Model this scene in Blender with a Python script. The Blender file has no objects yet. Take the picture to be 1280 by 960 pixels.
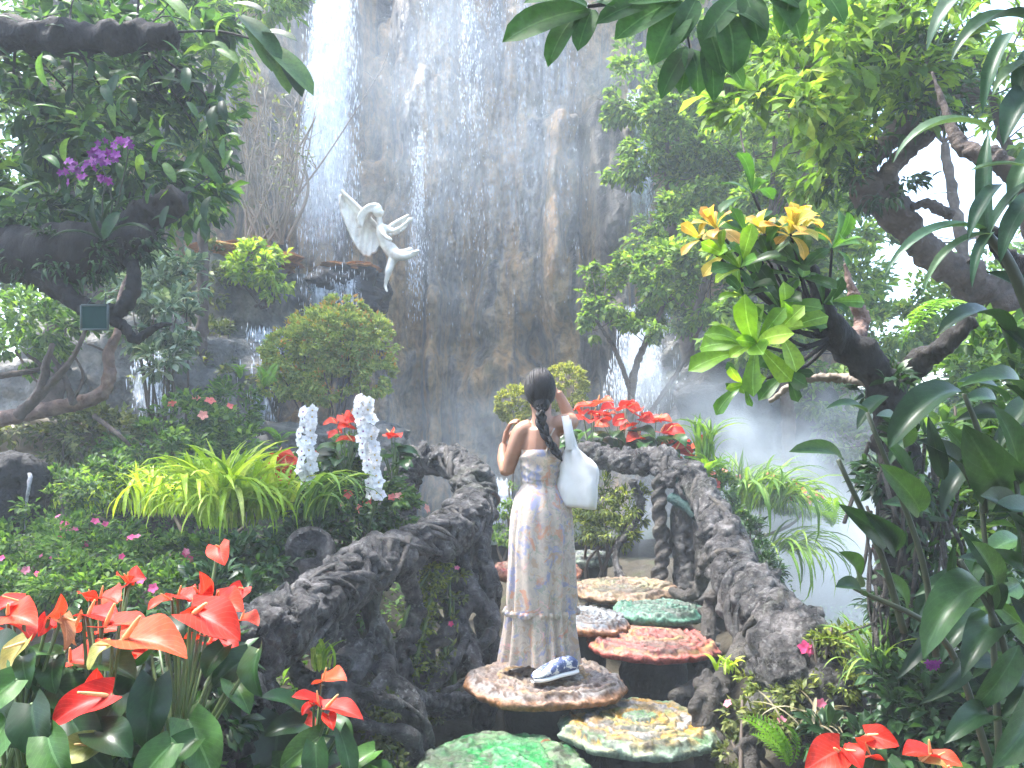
import bpy, math, random
import numpy as np
from mathutils import Matrix, Vector
random.seed(7); rng = np.random.default_rng(11)
R = math.radians
S = bpy.context.scene
COL = S.collection
# ------------------------------------------------------------------ camera
CAMZ, FPX, HORIZON = 1.55, 1000.0, 560.0          # eye height; focal length and horizon row in a 1280x960 frame
cam = bpy.data.cameras.new('camera'); camo = bpy.data.objects.new('camera', cam); COL.objects.link(camo)
cam.sensor_width = 36; cam.lens = 36*FPX/1280; cam.shift_y = (HORIZON-480)/1280
cam.clip_start = .05; cam.clip_end = 2000
camo.location = (0, 0, CAMZ); camo.rotation_euler = (R(90), 0, 0)
S.camera = camo
# ------------------------------------------------------------------ sky, sun, exposure
SUN_EL, SUN_AZ = 66, -72                          # bright veiled sun high on the left
W = bpy.data.worlds.new('World'); S.world = W; W.use_nodes = True
wn = W.node_tree.nodes; wl = W.node_tree.links
sky = wn.new('ShaderNodeTexSky'); sky.sky_type = 'NISHITA'; sky.sun_disc = False
sky.sun_elevation = R(SUN_EL); sky.sun_rotation = R(SUN_AZ)
sky.air_density = 1.0; sky.dust_density = 2.2; sky.ozone_density = 1.0
hs = wn.new('ShaderNodeHueSaturation'); hs.inputs['Saturation'].default_value = 1.0
wl.new(sky.outputs[0], hs.inputs['Color']); wl.new(hs.outputs[0], wn['Background'].inputs[0])
wn['Background'].inputs[1].default_value = .15
sl = bpy.data.lights.new('sun', 'SUN'); so = bpy.data.objects.new('sun', sl); COL.objects.link(so)
sl.energy = 2.1; sl.angle = R(13); sl.color = (1, .975, .94)
sd = Vector((math.sin(R(SUN_AZ))*math.cos(R(SUN_EL)), math.cos(R(SUN_AZ))*math.cos(R(SUN_EL)), math.sin(R(SUN_EL))))
so.rotation_euler = sd.to_track_quat('Z', 'Y').to_euler(); so.location = (0, 0, 30)
S.view_settings.view_transform = 'Standard'; S.view_settings.look = 'None'
S.view_settings.exposure = 2.92; S.view_settings.gamma = 1.0; S.view_settings.use_curve_mapping = False
S.render.engine = 'CYCLES'
cy = S.cycles
cy.use_denoising = True; cy.use_adaptive_sampling = True; cy.adaptive_threshold = .03
cy.max_bounces = 6; cy.diffuse_bounces = 2; cy.glossy_bounces = 2; cy.transmission_bounces = 4
cy.transparent_max_bounces = 12; cy.volume_bounces = 2; cy.volume_step_rate = 2.0; cy.volume_max_steps = 64
cy.sample_clamp_indirect = 4
# ------------------------------------------------------------------ helpers: vectors, noise
def V(*a): return np.array(a, float)
def px(x, y, d): return V((x-640)/FPX*d, d, CAMZ-(y-HORIZON)/FPX*d)   # frame point at a distance -> place in the garden
def unit(v): v = np.asarray(v, float); return v/(np.linalg.norm(v)+1e-12)
def _h(i, j, k, s):
    n = (i*374761393 + j*668265263 + k*1274126177 + s*362437) & 0x7fffffff
    n = ((n ^ (n >> 13))*1103515245) & 0x7fffffff
    n = ((n ^ (n >> 16))*12345677) & 0x7fffffff
    return (n & 0xffff)/32767.5 - 1
def vnoise(p, s=0):
    p = np.asarray(p, float); q = np.floor(p).astype(np.int64); f = p-q; u = f*f*(3-2*f)
    o = 0
    for a in (0, 1):
        wa = u[:, 0] if a else 1-u[:, 0]
        for b in (0, 1):
            wb = u[:, 1] if b else 1-u[:, 1]
            for c in (0, 1):
                wc = u[:, 2] if c else 1-u[:, 2]
                o = o + wa*wb*wc*_h(q[:, 0]+a, q[:, 1]+b, q[:, 2]+c, s)
    return o
def fbm(p, o=4, s=0, g=.5):
    p = np.asarray(p, float); a, t = 1., 0
    for k in range(o):
        t = t + a*vnoise(p*(2.03**k), s+k*17); a *= g
    return t
def worley(p, s=0):
    "distance to the nearest scattered point"
    p = np.asarray(p, float); q = np.floor(p).astype(np.int64); best = np.full(len(p), 9.)
    for a in (-1, 0, 1):
        for b in (-1, 0, 1):
            for c in (-1, 0, 1):
                i, j, k = q[:, 0]+a, q[:, 1]+b, q[:, 2]+c
                f = np.stack([i+.5+.42*_h(i, j, k, s), j+.5+.42*_h(i, j, k, s+5), k+.5+.42*_h(i, j, k, s+9)], 1); best = np.minimum(best, ((p-f)**2).sum(1))
    return np.sqrt(best)
def sstep(a, b, x):
    t = np.clip((x-a)/(b-a), 0, 1); return t*t*(3-2*t)
# ------------------------------------------------------------------ helpers: mesh building
class MB:
    def __init__(s): s.v, s.f, s.n = [], [], 0
    def add(s, v, f):
        v = np.asarray(v, float).reshape(-1, 3)
        s.v.append(v); s.f.extend([tuple(int(i)+s.n for i in q) for q in f]); s.n += len(v); return s
    def verts(s): return np.concatenate(s.v)
    def mesh(s, name, mat=None, smooth=True):
        return mk(name, s.verts(), s.f, mat, smooth)
def mk(name, v, f, mat=None, smooth=True, col=None, uv=None, rnd=None):
    m = bpy.data.meshes.new(name)
    m.from_pydata(np.asarray(v, float).tolist() if not isinstance(v, list) else v, [], f)
    if mat: m.materials.append(mat)
    if smooth: m.polygons.foreach_set('use_smooth', np.ones(len(m.polygons), bool))
    if col is not None:
        a = m.color_attributes.new('Col', 'FLOAT_COLOR', 'POINT')
        c = np.ones((len(m.vertices), 4)); c[:, :3] = col; a.data.foreach_set('color', c.ravel())
    if uv is not None:
        l = m.uv_layers.new(name='UVMap'); idx = np.empty(len(m.loops), int); m.loops.foreach_get('vertex_index', idx)
        l.data.foreach_set('uv', np.asarray(uv, float)[idx].ravel())
    if rnd is not None:
        a = m.attributes.new('rnd', 'FLOAT', 'POINT'); a.data.foreach_set('value', np.asarray(rnd, float))
    m.update(); return m
def mkq(name, v, quads, mat=None, smooth=True, col=None, uv=None, rnd=None, tri=False):
    "fast build from a numpy array of equal-sized faces"
    k = quads.shape[1]; m = bpy.data.meshes.new(name); nf = len(quads)
    m.vertices.add(len(v)); m.vertices.foreach_set('co', np.ascontiguousarray(v, float).ravel())
    m.loops.add(nf*k); m.loops.foreach_set('vertex_index', np.ascontiguousarray(quads).ravel())
    m.polygons.add(nf); m.polygons.foreach_set('loop_start', np.arange(nf)*k); m.polygons.foreach_set('loop_total', np.full(nf, k))
    if smooth: m.polygons.foreach_set('use_smooth', np.ones(nf, bool))
    if mat: m.materials.append(mat)
    if col is not None:
        a = m.color_attributes.new('Col', 'FLOAT_COLOR', 'POINT')
        c = np.ones((len(v), 4)); c[:, :3] = col; a.data.foreach_set('color', c.ravel())
    if uv is not None:
        l = m.uv_layers.new(name='UVMap'); l.data.foreach_set('uv', np.asarray(uv, float)[np.ascontiguousarray(quads).ravel()].ravel())
    if rnd is not None:
        a = m.attributes.new('rnd', 'FLOAT', 'POINT'); a.data.foreach_set('value', np.asarray(rnd, float))
    m.update(); m.validate(); return m
def gridq(nu, nv, wrap=False):
    i, j = np.meshgrid(np.arange(nu-1), np.arange(nv if wrap else nv-1), indexing='ij'); i = i.ravel(); j = j.ravel(); j2 = (j+1) % nv
    return np.stack([i*nv+j, i*nv+j2, (i+1)*nv+j2, (i+1)*nv+j], 1)
WM = {}
def place(o, parent, M=None):
    M = M or Matrix.Identity(4); WM[o.name] = M
    if parent is not None:
        o.parent = parent; o.matrix_basis = WM[parent.name].inverted() @ M
    else: o.matrix_basis = M
def part(name, mesh, parent=None, M=None):
    o = bpy.data.objects.new(name, mesh); COL.objects.link(o); place(o, parent, M); return o
def tag(o, label=None, cat=None, group=None, kind=None):
    if label: o['label'] = label
    if cat: o['category'] = cat
    if group: o['group'] = group
    if kind: o['kind'] = kind
    return o
def thing(name, label, cat, loc=(0, 0, 0), group=None):
    o = bpy.data.objects.new(name, None); COL.objects.link(o); o.empty_display_size = .1
    place(o, None, Matrix.Translation(Vector([float(c) for c in loc]))); return tag(o, label, cat, group)
def spline(pts, n=24):
    "Catmull-Rom through rows (any number of columns)"
    P = np.asarray(pts, float); P = np.vstack([2*P[0]-P[1], P, 2*P[-1]-P[-2]]); m = len(P)-3
    t = np.linspace(0, m-1e-6, n); k = t.astype(int); u = (t-k)[:, None]
    a, b, c, d = P[k], P[k+1], P[k+2], P[k+3]
    return .5*((2*b)+(c-a)*u+(2*a-5*b+4*c-d)*u*u+(3*b-a-3*c+d)*u**3)
def frames(P):
    T = np.gradient(P, axis=0); T /= np.linalg.norm(T, axis=1)[:, None]+1e-9
    n = np.cross(T[0], V(.3, .2, 1)); n = unit(n) if np.linalg.norm(n) > 1e-3 else V(1, 0, 0)
    N = []
    for t in T:
        n = unit(n-np.dot(n, t)*t); N.append(n)
    N = np.array(N); return T, N, np.cross(T, N)
def tube(P, r, k=8, cap=True, rough=0, seed=0):
    P = np.asarray(P, float); r = np.broadcast_to(np.asarray(r, float), (len(P),))
    T, N, B = frames(P); a = np.arange(k)*2*math.pi/k
    ring = np.cos(a)[None, :, None]*N[:, None]+np.sin(a)[None, :, None]*B[:, None]
    rr = np.repeat(r[:, None], k, 1)
    if rough:
        q = (P[:, None]+ring*r[:, None, None]).reshape(-1, 3)
        rr = rr*(1+rough*fbm(q*(1.1/max(r.mean(), .004)), 3, seed).reshape(rr.shape))
    v = (P[:, None]+ring*rr[:, :, None]).reshape(-1, 3)
    f = gridq(len(P), k, True)[:, ::-1].tolist()
    if cap:
        n = len(v); v = np.vstack([v, P[0]-T[0]*r[0]*.5, P[-1]+T[-1]*r[-1]*.5]); e = (len(P)-1)*k
        f += [(n, j, (j+1) % k) for j in range(k)]+[(n+1, e+(j+1) % k, e+j) for j in range(k)]
    return v, f
def ball(c, r, nu=10, nv=8, rot=None):
    "closed ellipsoid"
    r = np.broadcast_to(np.asarray(r, float), (3,)); th = np.linspace(0, math.pi, nv+1)[1:-1]; ph = np.arange(nu)*2*math.pi/nu
    v = np.array([[math.sin(t)*math.cos(p), math.sin(t)*math.sin(p), math.cos(t)] for t in th for p in ph]+[[0, 0, 1], [0, 0, -1]])*r
    if rot is not None: v = v @ np.asarray(rot).T
    f = [(i*nu+j, (i+1)*nu+j, (i+1)*nu+(j+1) % nu, i*nu+(j+1) % nu) for i in range(nv-2) for j in range(nu)]
    a, b = len(v)-2, len(v)-1; e = (nv-2)*nu
    f += [(a, j, (j+1) % nu) for j in range(nu)]+[(b, e+(j+1) % nu, e+j) for j in range(nu)]
    return v+np.asarray(c, float), f
def remesh(mb, voxel, smooth=2, name='m', mat=None):
    "fuse overlapping closed pieces into one skin"
    o = bpy.data.objects.new('tmp', mb.mesh('tmp')); COL.objects.link(o)
    m = o.modifiers.new('r', 'REMESH'); m.mode = 'VOXEL'; m.voxel_size = voxel
    if smooth:
        s = o.modifiers.new('s', 'SMOOTH'); s.iterations = smooth; s.factor = .5
    dg = bpy.context.evaluated_depsgraph_get(); dg.update()
    me = bpy.data.meshes.new_from_object(o.evaluated_get(dg)); tm = o.data; bpy.data.objects.remove(o); bpy.data.meshes.remove(tm)
    me.name = name; me.materials.clear()
    if mat: me.materials.append(mat)
    me.polygons.foreach_set('use_smooth', np.ones(len(me.polygons), bool)); return me
def getv(me):
    a = np.empty(len(me.vertices)*3); me.vertices.foreach_get('co', a); return a.reshape(-1, 3)
def setv(me, v): me.vertices.foreach_set('co', np.ascontiguousarray(v).ravel()); me.update()
def norms(me):
    a = np.empty(len(me.vertices)*3); me.vertices.foreach_get('normal', a); return a.reshape(-1, 3)
def rough(me, amp, sc, o=4, s=0, ridge=False):
    v = getv(me); n = fbm(v*sc, o, s)
    if ridge: n = .6-1.4*np.abs(n)
    setv(me, v+norms(me)*(amp*n)[:, None]); return me
def burls(me, amp, sc, s=0, warp=.25):
    v = getv(me); q = v*sc+warp*np.stack([vnoise(v*sc*.8+k*7, s+k) for k in range(3)], 1); d = worley(q, s)
    setv(me, v+norms(me)*(amp*(.55-1.35*d**1.6))[:, None]); return me
def setcol(me, c):
    a = me.color_attributes.new('Col', 'FLOAT_COLOR', 'POINT'); q = np.ones((len(me.vertices), 4)); q[:, :3] = c; a.data.foreach_set('color', q.ravel())
# ------------------------------------------------------------------ helpers: materials
def mat_new(n):
    m = bpy.data.materials.new(n); m.use_nodes = True; t = m.node_tree; t.nodes.clear()
    return m, t, t.nodes.new, (lambda a, b: t.links.new(a, b))
def ramp(nw, stops, mode='LINEAR'):
    r = nw('ShaderNodeValToRGB'); r.color_ramp.interpolation = mode; e = r.color_ramp.elements
    while len(e) < len(stops): e.new(.5)
    for k, (p, c) in enumerate(stops): e[k].position = p; e[k].color = (*c, 1)
    return r
def math_n(nw, L, op, a, b=None, clamp=False):
    m = nw('ShaderNodeMath'); m.operation = op; m.use_clamp = clamp
    for i, x in enumerate((a, b)):
        if x is None: continue
        if isinstance(x, (int, float)): m.inputs[i].default_value = x
        else: L(x, m.inputs[i])
    return m.outputs[0]
def noise_n(nw, L, scale, detail=4, vec=None, rough=.55, dist=0):
    n = nw('ShaderNodeTexNoise'); n.inputs['Scale'].default_value = scale; n.inputs['Detail'].default_value = detail
    n.inputs['Roughness'].default_value = rough; n.inputs['Distortion'].default_value = dist
    if vec is not None: L(vec, n.inputs['Vector'])
    return n
def coords(nw, L, kind='Object', scale=None):
    c = nw('ShaderNodeTexCoord'); o = c.outputs[kind]
    if scale:
        m = nw('ShaderNodeMapping'); m.inputs['Scale'].default_value = scale; L(o, m.inputs['Vector']); o = m.outputs[0]
    return o
def finish(nw, L, col, rough=.6, bump=None, bs=.3, bd=.01, spec=.5, metal=0, coat=0, sss=0, sheen=0):
    p = nw('ShaderNodeBsdfPrincipled'); o = nw('ShaderNodeOutputMaterial')
    if isinstance(col, tuple): p.inputs['Base Color'].default_value = (*col, 1)
    else: L(col, p.inputs['Base Color'])
    if isinstance(rough, (int, float)): p.inputs['Roughness'].default_value = rough
    else: L(rough, p.inputs['Roughness'])
    p.inputs['Specular IOR Level'].default_value = spec; p.inputs['Metallic'].default_value = metal
    p.inputs['Coat Weight'].default_value = coat; p.inputs['Coat Roughness'].default_value = .15
    p.inputs['Sheen Weight'].default_value = sheen
    if sss: p.inputs['Subsurface Weight'].default_value = sss; p.inputs['Subsurface Radius'].default_value = (.02, .008, .005)
    if bump is not None:
        b = nw('ShaderNodeBump'); b.inputs['Strength'].default_value = bs; b.inputs['Distance'].default_value = bd
        L(bump, b.inputs['Height']); L(b.outputs[0], p.inputs['Normal'])
    L(p.outputs[0], o.inputs['Surface']); return p, o
def m_noise(name, stops, scale=6, detail=6, rough=.7, bs=.4, bd=.01, bscale=None, stretch=None, spec=.4, dist=.3, coat=0):
    m, t, nw, L = mat_new(name); c = coords(nw, L, 'Object', stretch)
    n = noise_n(nw, L, scale, detail, c, .6, dist); r = ramp(nw, stops); L(n.outputs[0], r.inputs[0])
    b = noise_n(nw, L, bscale or scale*4, 6, c, .65)
    finish(nw, L, r.outputs[0], rough, b.outputs[0], bs, bd, spec, coat=coat); return m
def m_leaf(name, stops, trans=.4, rough=.38, tint=(1.25, 1.25, .55), rib=.0, spec=.5, vein=0, noise=.25, edge=None):
    "leaf: colour by a random value per leaf, light shining through, pale midrib; edge = colour towards the base"
    m, t, nw, L = mat_new(name)
    oi = nw('ShaderNodeObjectInfo'); at = nw('ShaderNodeAttribute'); at.attribute_name = 'rnd'
    f = math_n(nw, L, 'FRACT', math_n(nw, L, 'ADD', oi.outputs['Random'], at.outputs['Fac']))
    ge = nw('ShaderNodeNewGeometry'); n = noise_n(nw, L, 9, 3, ge.outputs['Position'])
    f2 = math_n(nw, L, 'ADD', f, math_n(nw, L, 'MULTIPLY', math_n(nw, L, 'SUBTRACT', n.outputs[0], .5), noise), True)
    r = ramp(nw, stops); L(f2, r.inputs[0]); bump = None
    n2 = noise_n(nw, L, 55, 4, ge.outputs['Position'], .65); r2_ = ramp(nw, [(.3, (.72,)*3), (.6, (1.08,)*3)]); L(n2.outputs[0], r2_.inputs[0])
    mm = nw('ShaderNodeMix'); mm.data_type = 'RGBA'; mm.blend_type = 'MULTIPLY'; mm.inputs['Factor'].default_value = 1; L(r.outputs[0], mm.inputs['A']); L(r2_.outputs[0], mm.inputs['B']); col = mm.outputs['Result']
    if rib or vein or edge:
        uv = nw('ShaderNodeUVMap'); sx = nw('ShaderNodeSeparateXYZ'); L(uv.outputs[0], sx.inputs[0])
        d = math_n(nw, L, 'ABSOLUTE', math_n(nw, L, 'SUBTRACT', sx.outputs[0], .5))
        if edge:
            mx = nw('ShaderNodeMix'); mx.data_type = 'RGBA'; mx.inputs['B'].default_value = (*edge, 1); L(col, mx.inputs['A'])
            L(math_n(nw, L, 'MULTIPLY', math_n(nw, L, 'SUBTRACT', 1., sx.outputs[1]), .7, True), mx.inputs['Factor']); col = mx.outputs['Result']
        k = math_n(nw, L, 'MULTIPLY', math_n(nw, L, 'LESS_THAN', d, .028), rib or 0.)
        if vein:
            ph = math_n(nw, L, 'ADD', math_n(nw, L, 'MULTIPLY', sx.outputs[1], 60.), math_n(nw, L, 'MULTIPLY', d, -45.))
            s = math_n(nw, L, 'GREATER_THAN', math_n(nw, L, 'SINE', ph), .93)
            k = math_n(nw, L, 'MAXIMUM', k, math_n(nw, L, 'MULTIPLY', s, vein))
        mx = nw('ShaderNodeMix'); mx.data_type = 'RGBA'; mx.blend_type = 'MIX'; L(k, mx.inputs['Factor']); L(col, mx.inputs['A'])
        hb = nw('ShaderNodeHueSaturation'); hb.inputs['Value'].default_value = 2.2; hb.inputs['Saturation'].default_value = .8; L(col, hb.inputs['Color'])
        L(hb.outputs[0], mx.inputs['B']); col = mx.outputs['Result']; bump = k
    p, o = finish(nw, L, col, rough+.1, bump, .35, .003, spec*.55)
    if trans:
        tr = nw('ShaderNodeBsdfTranslucent'); mu = nw('ShaderNodeMix'); mu.data_type = 'RGBA'; mu.blend_type = 'MULTIPLY'
        mu.inputs['Factor'].default_value = 1; mu.inputs['B'].default_value = (*tint, 1); L(col, mu.inputs['A']); L(mu.outputs['Result'], tr.inputs[0])
        ms = nw('ShaderNodeMixShader'); ms.inputs[0].default_value = trans; L(p.outputs[0], ms.inputs[1]); L(tr.outputs[0], ms.inputs[2]); L(ms.outputs[0], o.inputs['Surface'])
    return m
def m_vcol(name, rough=.5, bscale=30, bs=.4, bd=.004, spec=.5, coat=0, sss=0, grain=.25, gscale=60):
    m, t, nw, L = mat_new(name); a = nw('ShaderNodeAttribute'); a.attribute_name = 'Col'; c = coords(nw, L)
    g = noise_n(nw, L, gscale, 4, c); mx = nw('ShaderNodeMix'); mx.data_type = 'RGBA'; mx.blend_type = 'MULTIPLY'; mx.inputs['Factor'].default_value = 1
    r = ramp(nw, [(.3, (1-grain,)*3), (.7, (1+grain*.4,)*3)]); L(g.outputs[0], r.inputs[0]); L(a.outputs['Color'], mx.inputs['A']); L(r.outputs[0], mx.inputs['B'])
    b = noise_n(nw, L, bscale, 5, c, .6)
    finish(nw, L, mx.outputs['Result'], rough, b.outputs[0], bs, bd, spec, coat=coat, sss=sss); return m
def m_plain(name, col, rough=.5, **k):
    m, t, nw, L = mat_new(name); finish(nw, L, col, rough, **k); return m
# ------------------------------------------------------------------ helpers: leaves
def prof(kind, t):
    if kind == 'strap': w = np.minimum(1, t*7)**.6*np.clip((1-t)*2.6, 0, 1)**.75
    elif kind == 'lance': w = np.sin(math.pi*np.clip(t, 0, 1)**.75)**.8
    elif kind == 'oblong': w = np.clip(np.sin(math.pi*np.clip(t*.97+.03, 0, 1)), 0, 1)**.5
    elif kind == 'obov': w = np.clip(t, 0, 1)**.8*np.clip((1-t)*5, 0, 1)**.5*1.05
    elif kind == 'heart': w = np.where(t < .3, .62+.38*np.sin(t/.3*math.pi/2), np.cos((t-.3)/.7*math.pi/2)**.75)
    else: w = np.sin(math.pi*t)
    return np.maximum(w, .012)
def leaf_geo(kind, width, bend=.5, fold=.15, wave=0, nu=9, nv=4, seed=0, droop_pow=1.3):
    "blade of chord 1 along +Y, upper side +Z"
    t = np.linspace(0, 1, nu); th = bend*(.5-t**droop_pow)*1.6
    dy, dz = np.cos(th), np.sin(th); y = np.concatenate([[0], np.cumsum((dy[1:]+dy[:-1])/2)])/(nu-1); z = np.concatenate([[0], np.cumsum((dz[1:]+dz[:-1])/2)])/(nu-1)
    a = math.atan2(z[-1], y[-1]); l = math.hypot(y[-1], z[-1]); c, s = math.cos(-a)/l, math.sin(-a)/l
    y, z = y*c-z*s, y*s+z*c
    w = prof(kind, t)*width/2; u = np.linspace(-1, 1, nv+1)
    X = w[:, None]*u[None]; Y = np.repeat(y[:, None], nv+1, 1); Z = z[:, None]+np.abs(u)[None]**1.3*w[:, None]*fold*2
    if kind == 'heart':
        lob = np.clip(1-t/.22, 0, 1)[:, None]; Y = Y-lob*np.abs(u)[None]**1.2*(.17)*(1.25-np.abs(u)[None]*.35)
    if wave:
        r2 = np.random.default_rng(seed); ph = r2.uniform(0, 6, 2)
        Z = Z+wave*width*np.where(u < 0, np.sin(t[:, None]*9+ph[0]), np.sin(t[:, None]*8+ph[1]))*np.abs(u)[None]
    v = np.stack([X, Y, Z], 2).reshape(-1, 3); uv = np.stack([np.repeat((u[None]+1)/2, nu, 0), np.repeat(t[:, None], nv+1, 1)], 2).reshape(-1, 2)
    return v, gridq(nu, nv+1), uv
_lc = {}
def leaf_mesh(kind, width, mat, bend=.5, fold=.15, wave=0, nu=9, nv=4, seed=0, name='leaf'):
    k = (kind, round(width, 3), mat.name, round(bend, 2), fold, wave, nu, nv, seed)
    if k not in _lc:
        v, f, uv = leaf_geo(kind, width, bend, fold, wave, nu, nv, seed); _lc[k] = mkq(name, v, f, mat, uv=uv)
    return _lc[k]
def orient(p, d, up, sx=1, sy=1, sz=1):
    d = unit(d); up = np.asarray(up, float); z = up-np.dot(up, d)*d
    if np.linalg.norm(z) < 1e-4: z = np.cross(d, V(1, .1, 0))
    z = unit(z); x = np.cross(d, z)
    M = Matrix.Identity(4)
    for i in range(3): M[i][0] = x[i]*sx; M[i][1] = d[i]*sy; M[i][2] = z[i]*sz; M[i][3] = p[i]
    return M
def leaf_at(parent, mesh, base, tip, up=(0, -.3, 1), name='leaf', wscale=1.):
    base = np.asarray(base, float); tip = np.asarray(tip, float); L = np.linalg.norm(tip-base)
    return part(name, mesh, parent, orient(base, tip-base, up, L*wscale, L, L))
def scatter(tmpl, pos, dirs, ups, sc, scw=None):
    "many copies of one leaf shape -> vertex array, faces, random value per vertex, uv"
    v, f, uv = tmpl; n = len(pos); d = dirs/(np.linalg.norm(dirs, axis=1)[:, None]+1e-9); z = ups-(ups*d).sum(1)[:, None]*d
    z /= np.linalg.norm(z, axis=1)[:, None]+1e-9; x = np.cross(d, z); scw = sc if scw is None else scw
    P = pos[:, None]+(v[None, :, 0, None]*x[:, None])*scw[:, None, None]+(v[None, :, 1, None]*d[:, None]+v[None, :, 2, None]*z[:, None])*sc[:, None, None]
    F = (np.arange(n)[:, None, None]*len(v)+f[None]).reshape(-1, f.shape[1])
    return P.reshape(-1, 3), F, np.repeat(rng.random(n), len(v)), np.tile(uv, (n, 1))
T_SMALL = leaf_geo('lance', .5, .5, .2, 0, 3, 2)
T_TINY = leaf_geo('lance', .5, .4, .2, 0, 3, 1)
T_OB = leaf_geo('obov', .5, .5, .15, 0, 4, 2)
T_FINE = leaf_geo('lance', .42, .3, .2, 0, 3, 1)
T_NARROW = leaf_geo('lance', .24, .7, .2, 0, 5, 1)
def clump_leaves(blobs, n, size, tmpl=T_SMALL, clumps=40, spread=.33, droop=.3, out=1., shell=.55, seed=0):
    "leaves gathered in twig-end clumps through ellipsoids [(centre, radii)]"
    r = np.random.default_rng(seed+101); vol = np.array([np.prod(b[1])**.7 for b in blobs]); vol = vol/vol.sum()
    pos, dr = [], []
    for (c, rad), w in zip(blobs, vol):
        c = np.asarray(c, float); rad = np.broadcast_to(np.asarray(rad, float), (3,)); nc = max(3, int(clumps*w+.5)); nl = int(n*w)
        g = r.normal(size=(nc, 3)); g /= np.linalg.norm(g, axis=1)[:, None]; g *= (r.uniform(shell**3, 1, nc)**(1/3))[:, None]
        wt = r.uniform(.3, 1.7, nc); k = r.choice(nc, nl, p=wt/wt.sum()); s = spread*r.uniform(.5, 1.25, nc)
        q = r.normal(size=(nl, 3)); q /= np.linalg.norm(q, axis=1)[:, None]; q *= (r.random(nl)**.45)[:, None]
        off = q*s[k][:, None]*np.array([1, 1, .62]); p = c+g[k]*rad+off*rad.mean()*1.0
        pos.append(p); dr.append(unit_rows(off+.25*g[k])*out+r.normal(size=(nl, 3))*.45+np.array([0, 0, -droop]))
    pos = np.vstack(pos); dr = np.vstack(dr); n = len(pos)
    ups = r.normal(size=(n, 3))*.45+np.array([0, -.1, 1.]); sc = size*r.uniform(.6, 1.25, n)
    return scatter(tmpl, pos, dr, ups, sc)
def unit_rows(a): return a/(np.linalg.norm(a, axis=1)[:, None]+1e-9)
def crown(name, parent, mat, *a, kind='stuff', **k):
    v, f, r, uv = clump_leaves(*a, **k); o = part(name, mkq(name, v, f, mat, uv=uv, rnd=r), parent); 
    if kind: o['kind'] = kind
    return o
# ================================================================== materials
M_soil = m_noise('soil', [(.3, (.018, .014, .009)), (.55, (.04, .033, .02)), (.75, (.035, .05, .015))], 3, 8, .85, .8, .03)
M_cliff, t_, nw, L = mat_new('cliff_rock')
c = coords(nw, L, 'Object', (1.5, .6, .09)); c1 = coords(nw, L)
n1 = noise_n(nw, L, 1.5, 8, c, .62, .6); r1 = ramp(nw, [(.34, (.025, .025, .028)), (.42, (.1, .095, .09)), (.47, (.3, .25, .19)), (.53, (.55, .38, .2)), (.62, (.5, .3, .13)), (.74, (.24, .21, .18))]); L(n1.outputs[0], r1.inputs[0])
n2 = noise_n(nw, L, 6, 8, c1, .7); r2 = ramp(nw, [(.35, (.42, .42, .44)), (.6, (1.1, 1.08, 1.05))]); L(n2.outputs[0], r2.inputs[0])
mx = nw('ShaderNodeMix'); mx.data_type = 'RGBA'; mx.blend_type = 'MULTIPLY'; mx.inputs['Factor'].default_value = 1; L(r1.outputs[0], mx.inputs['A']); L(r2.outputs[0], mx.inputs['B'])
n3 = noise_n(nw, L, 1.1, 5, c1, .6); r3 = ramp(nw, [(.56, (0, 0, 0)), (.72, (1, 1, 1))]); L(n3.outputs[0], r3.inputs[0])
mg = nw('ShaderNodeMix'); mg.data_type = 'RGBA'; mg.inputs['B'].default_value = (.05, .065, .025, 1); L(r3.outputs[0], mg.inputs['Factor']); L(mx.outputs['Result'], mg.inputs['A'])
vo = nw('ShaderNodeTexVoronoi'); vo.inputs['Scale'].default_value = 5; L(c1, vo.inputs['Vector'])
nb = noise_n(nw, L, 9, 10, c1, .75); hb = math_n(nw, L, 'ADD', nb.outputs[0], math_n(nw, L, 'MULTIPLY', vo.outputs[0], .5))
rr = ramp(nw, [(.4, (.28,)*3), (.65, (.75,)*3)]); L(n1.outputs[0], rr.inputs[0])
finish(nw, L, mg.outputs['Result'], rr.outputs[0], hb, 1., .16, .4)
M_rock = m_noise('grey_rock', [(.28, (.05, .05, .048)), (.48, (.15, .145, .13)), (.62, (.27, .25, .21)), (.78, (.07, .09, .035))], 3.2, 10, .75, 1., .14, 7)
M_darkrock = m_noise('wet_dark_rock', [(.3, (.006, .006, .007)), (.55, (.015, .015, .017)), (.75, (.04, .04, .038))], 4, 8, .45, .9, .05, spec=.25)
M_slab = m_noise('tan_rock', [(.3, (.12, .095, .07)), (.5, (.3, .24, .17)), (.7, (.38, .33, .26))], 3, 8, .75, .8, .03)
M_orange = m_noise('orange_moss', [(.3, (.16, .07, .02)), (.55, (.42, .17, .05)), (.75, (.2, .15, .06))], 12, 6, .9, .8, .03)
M_root, t_, nw, L = mat_new('root_cement')
c = coords(nw, L); n1 = noise_n(nw, L, 9, 8, c, .65, .4)
r1 = ramp(nw, [(.33, (.007, .0068, .007)), (.45, (.026, .0245, .024)), (.55, (.085, .078, .074)), (.7, (.27, .25, .24))]); L(n1.outputs[0], r1.inputs[0])
n2 = noise_n(nw, L, 2.6, 5, c, .6); r2 = ramp(nw, [(.57, (0,)*3), (.7, (1,)*3)]); L(n2.outputs[0], r2.inputs[0])
mg = nw('ShaderNodeMix'); mg.data_type = 'RGBA'; mg.inputs['B'].default_value = (.055, .065, .028, 1)
L(math_n(nw, L, 'MULTIPLY', r2.outputs[0], .6), mg.inputs['Factor']); L(r1.outputs[0], mg.inputs['A'])
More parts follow.
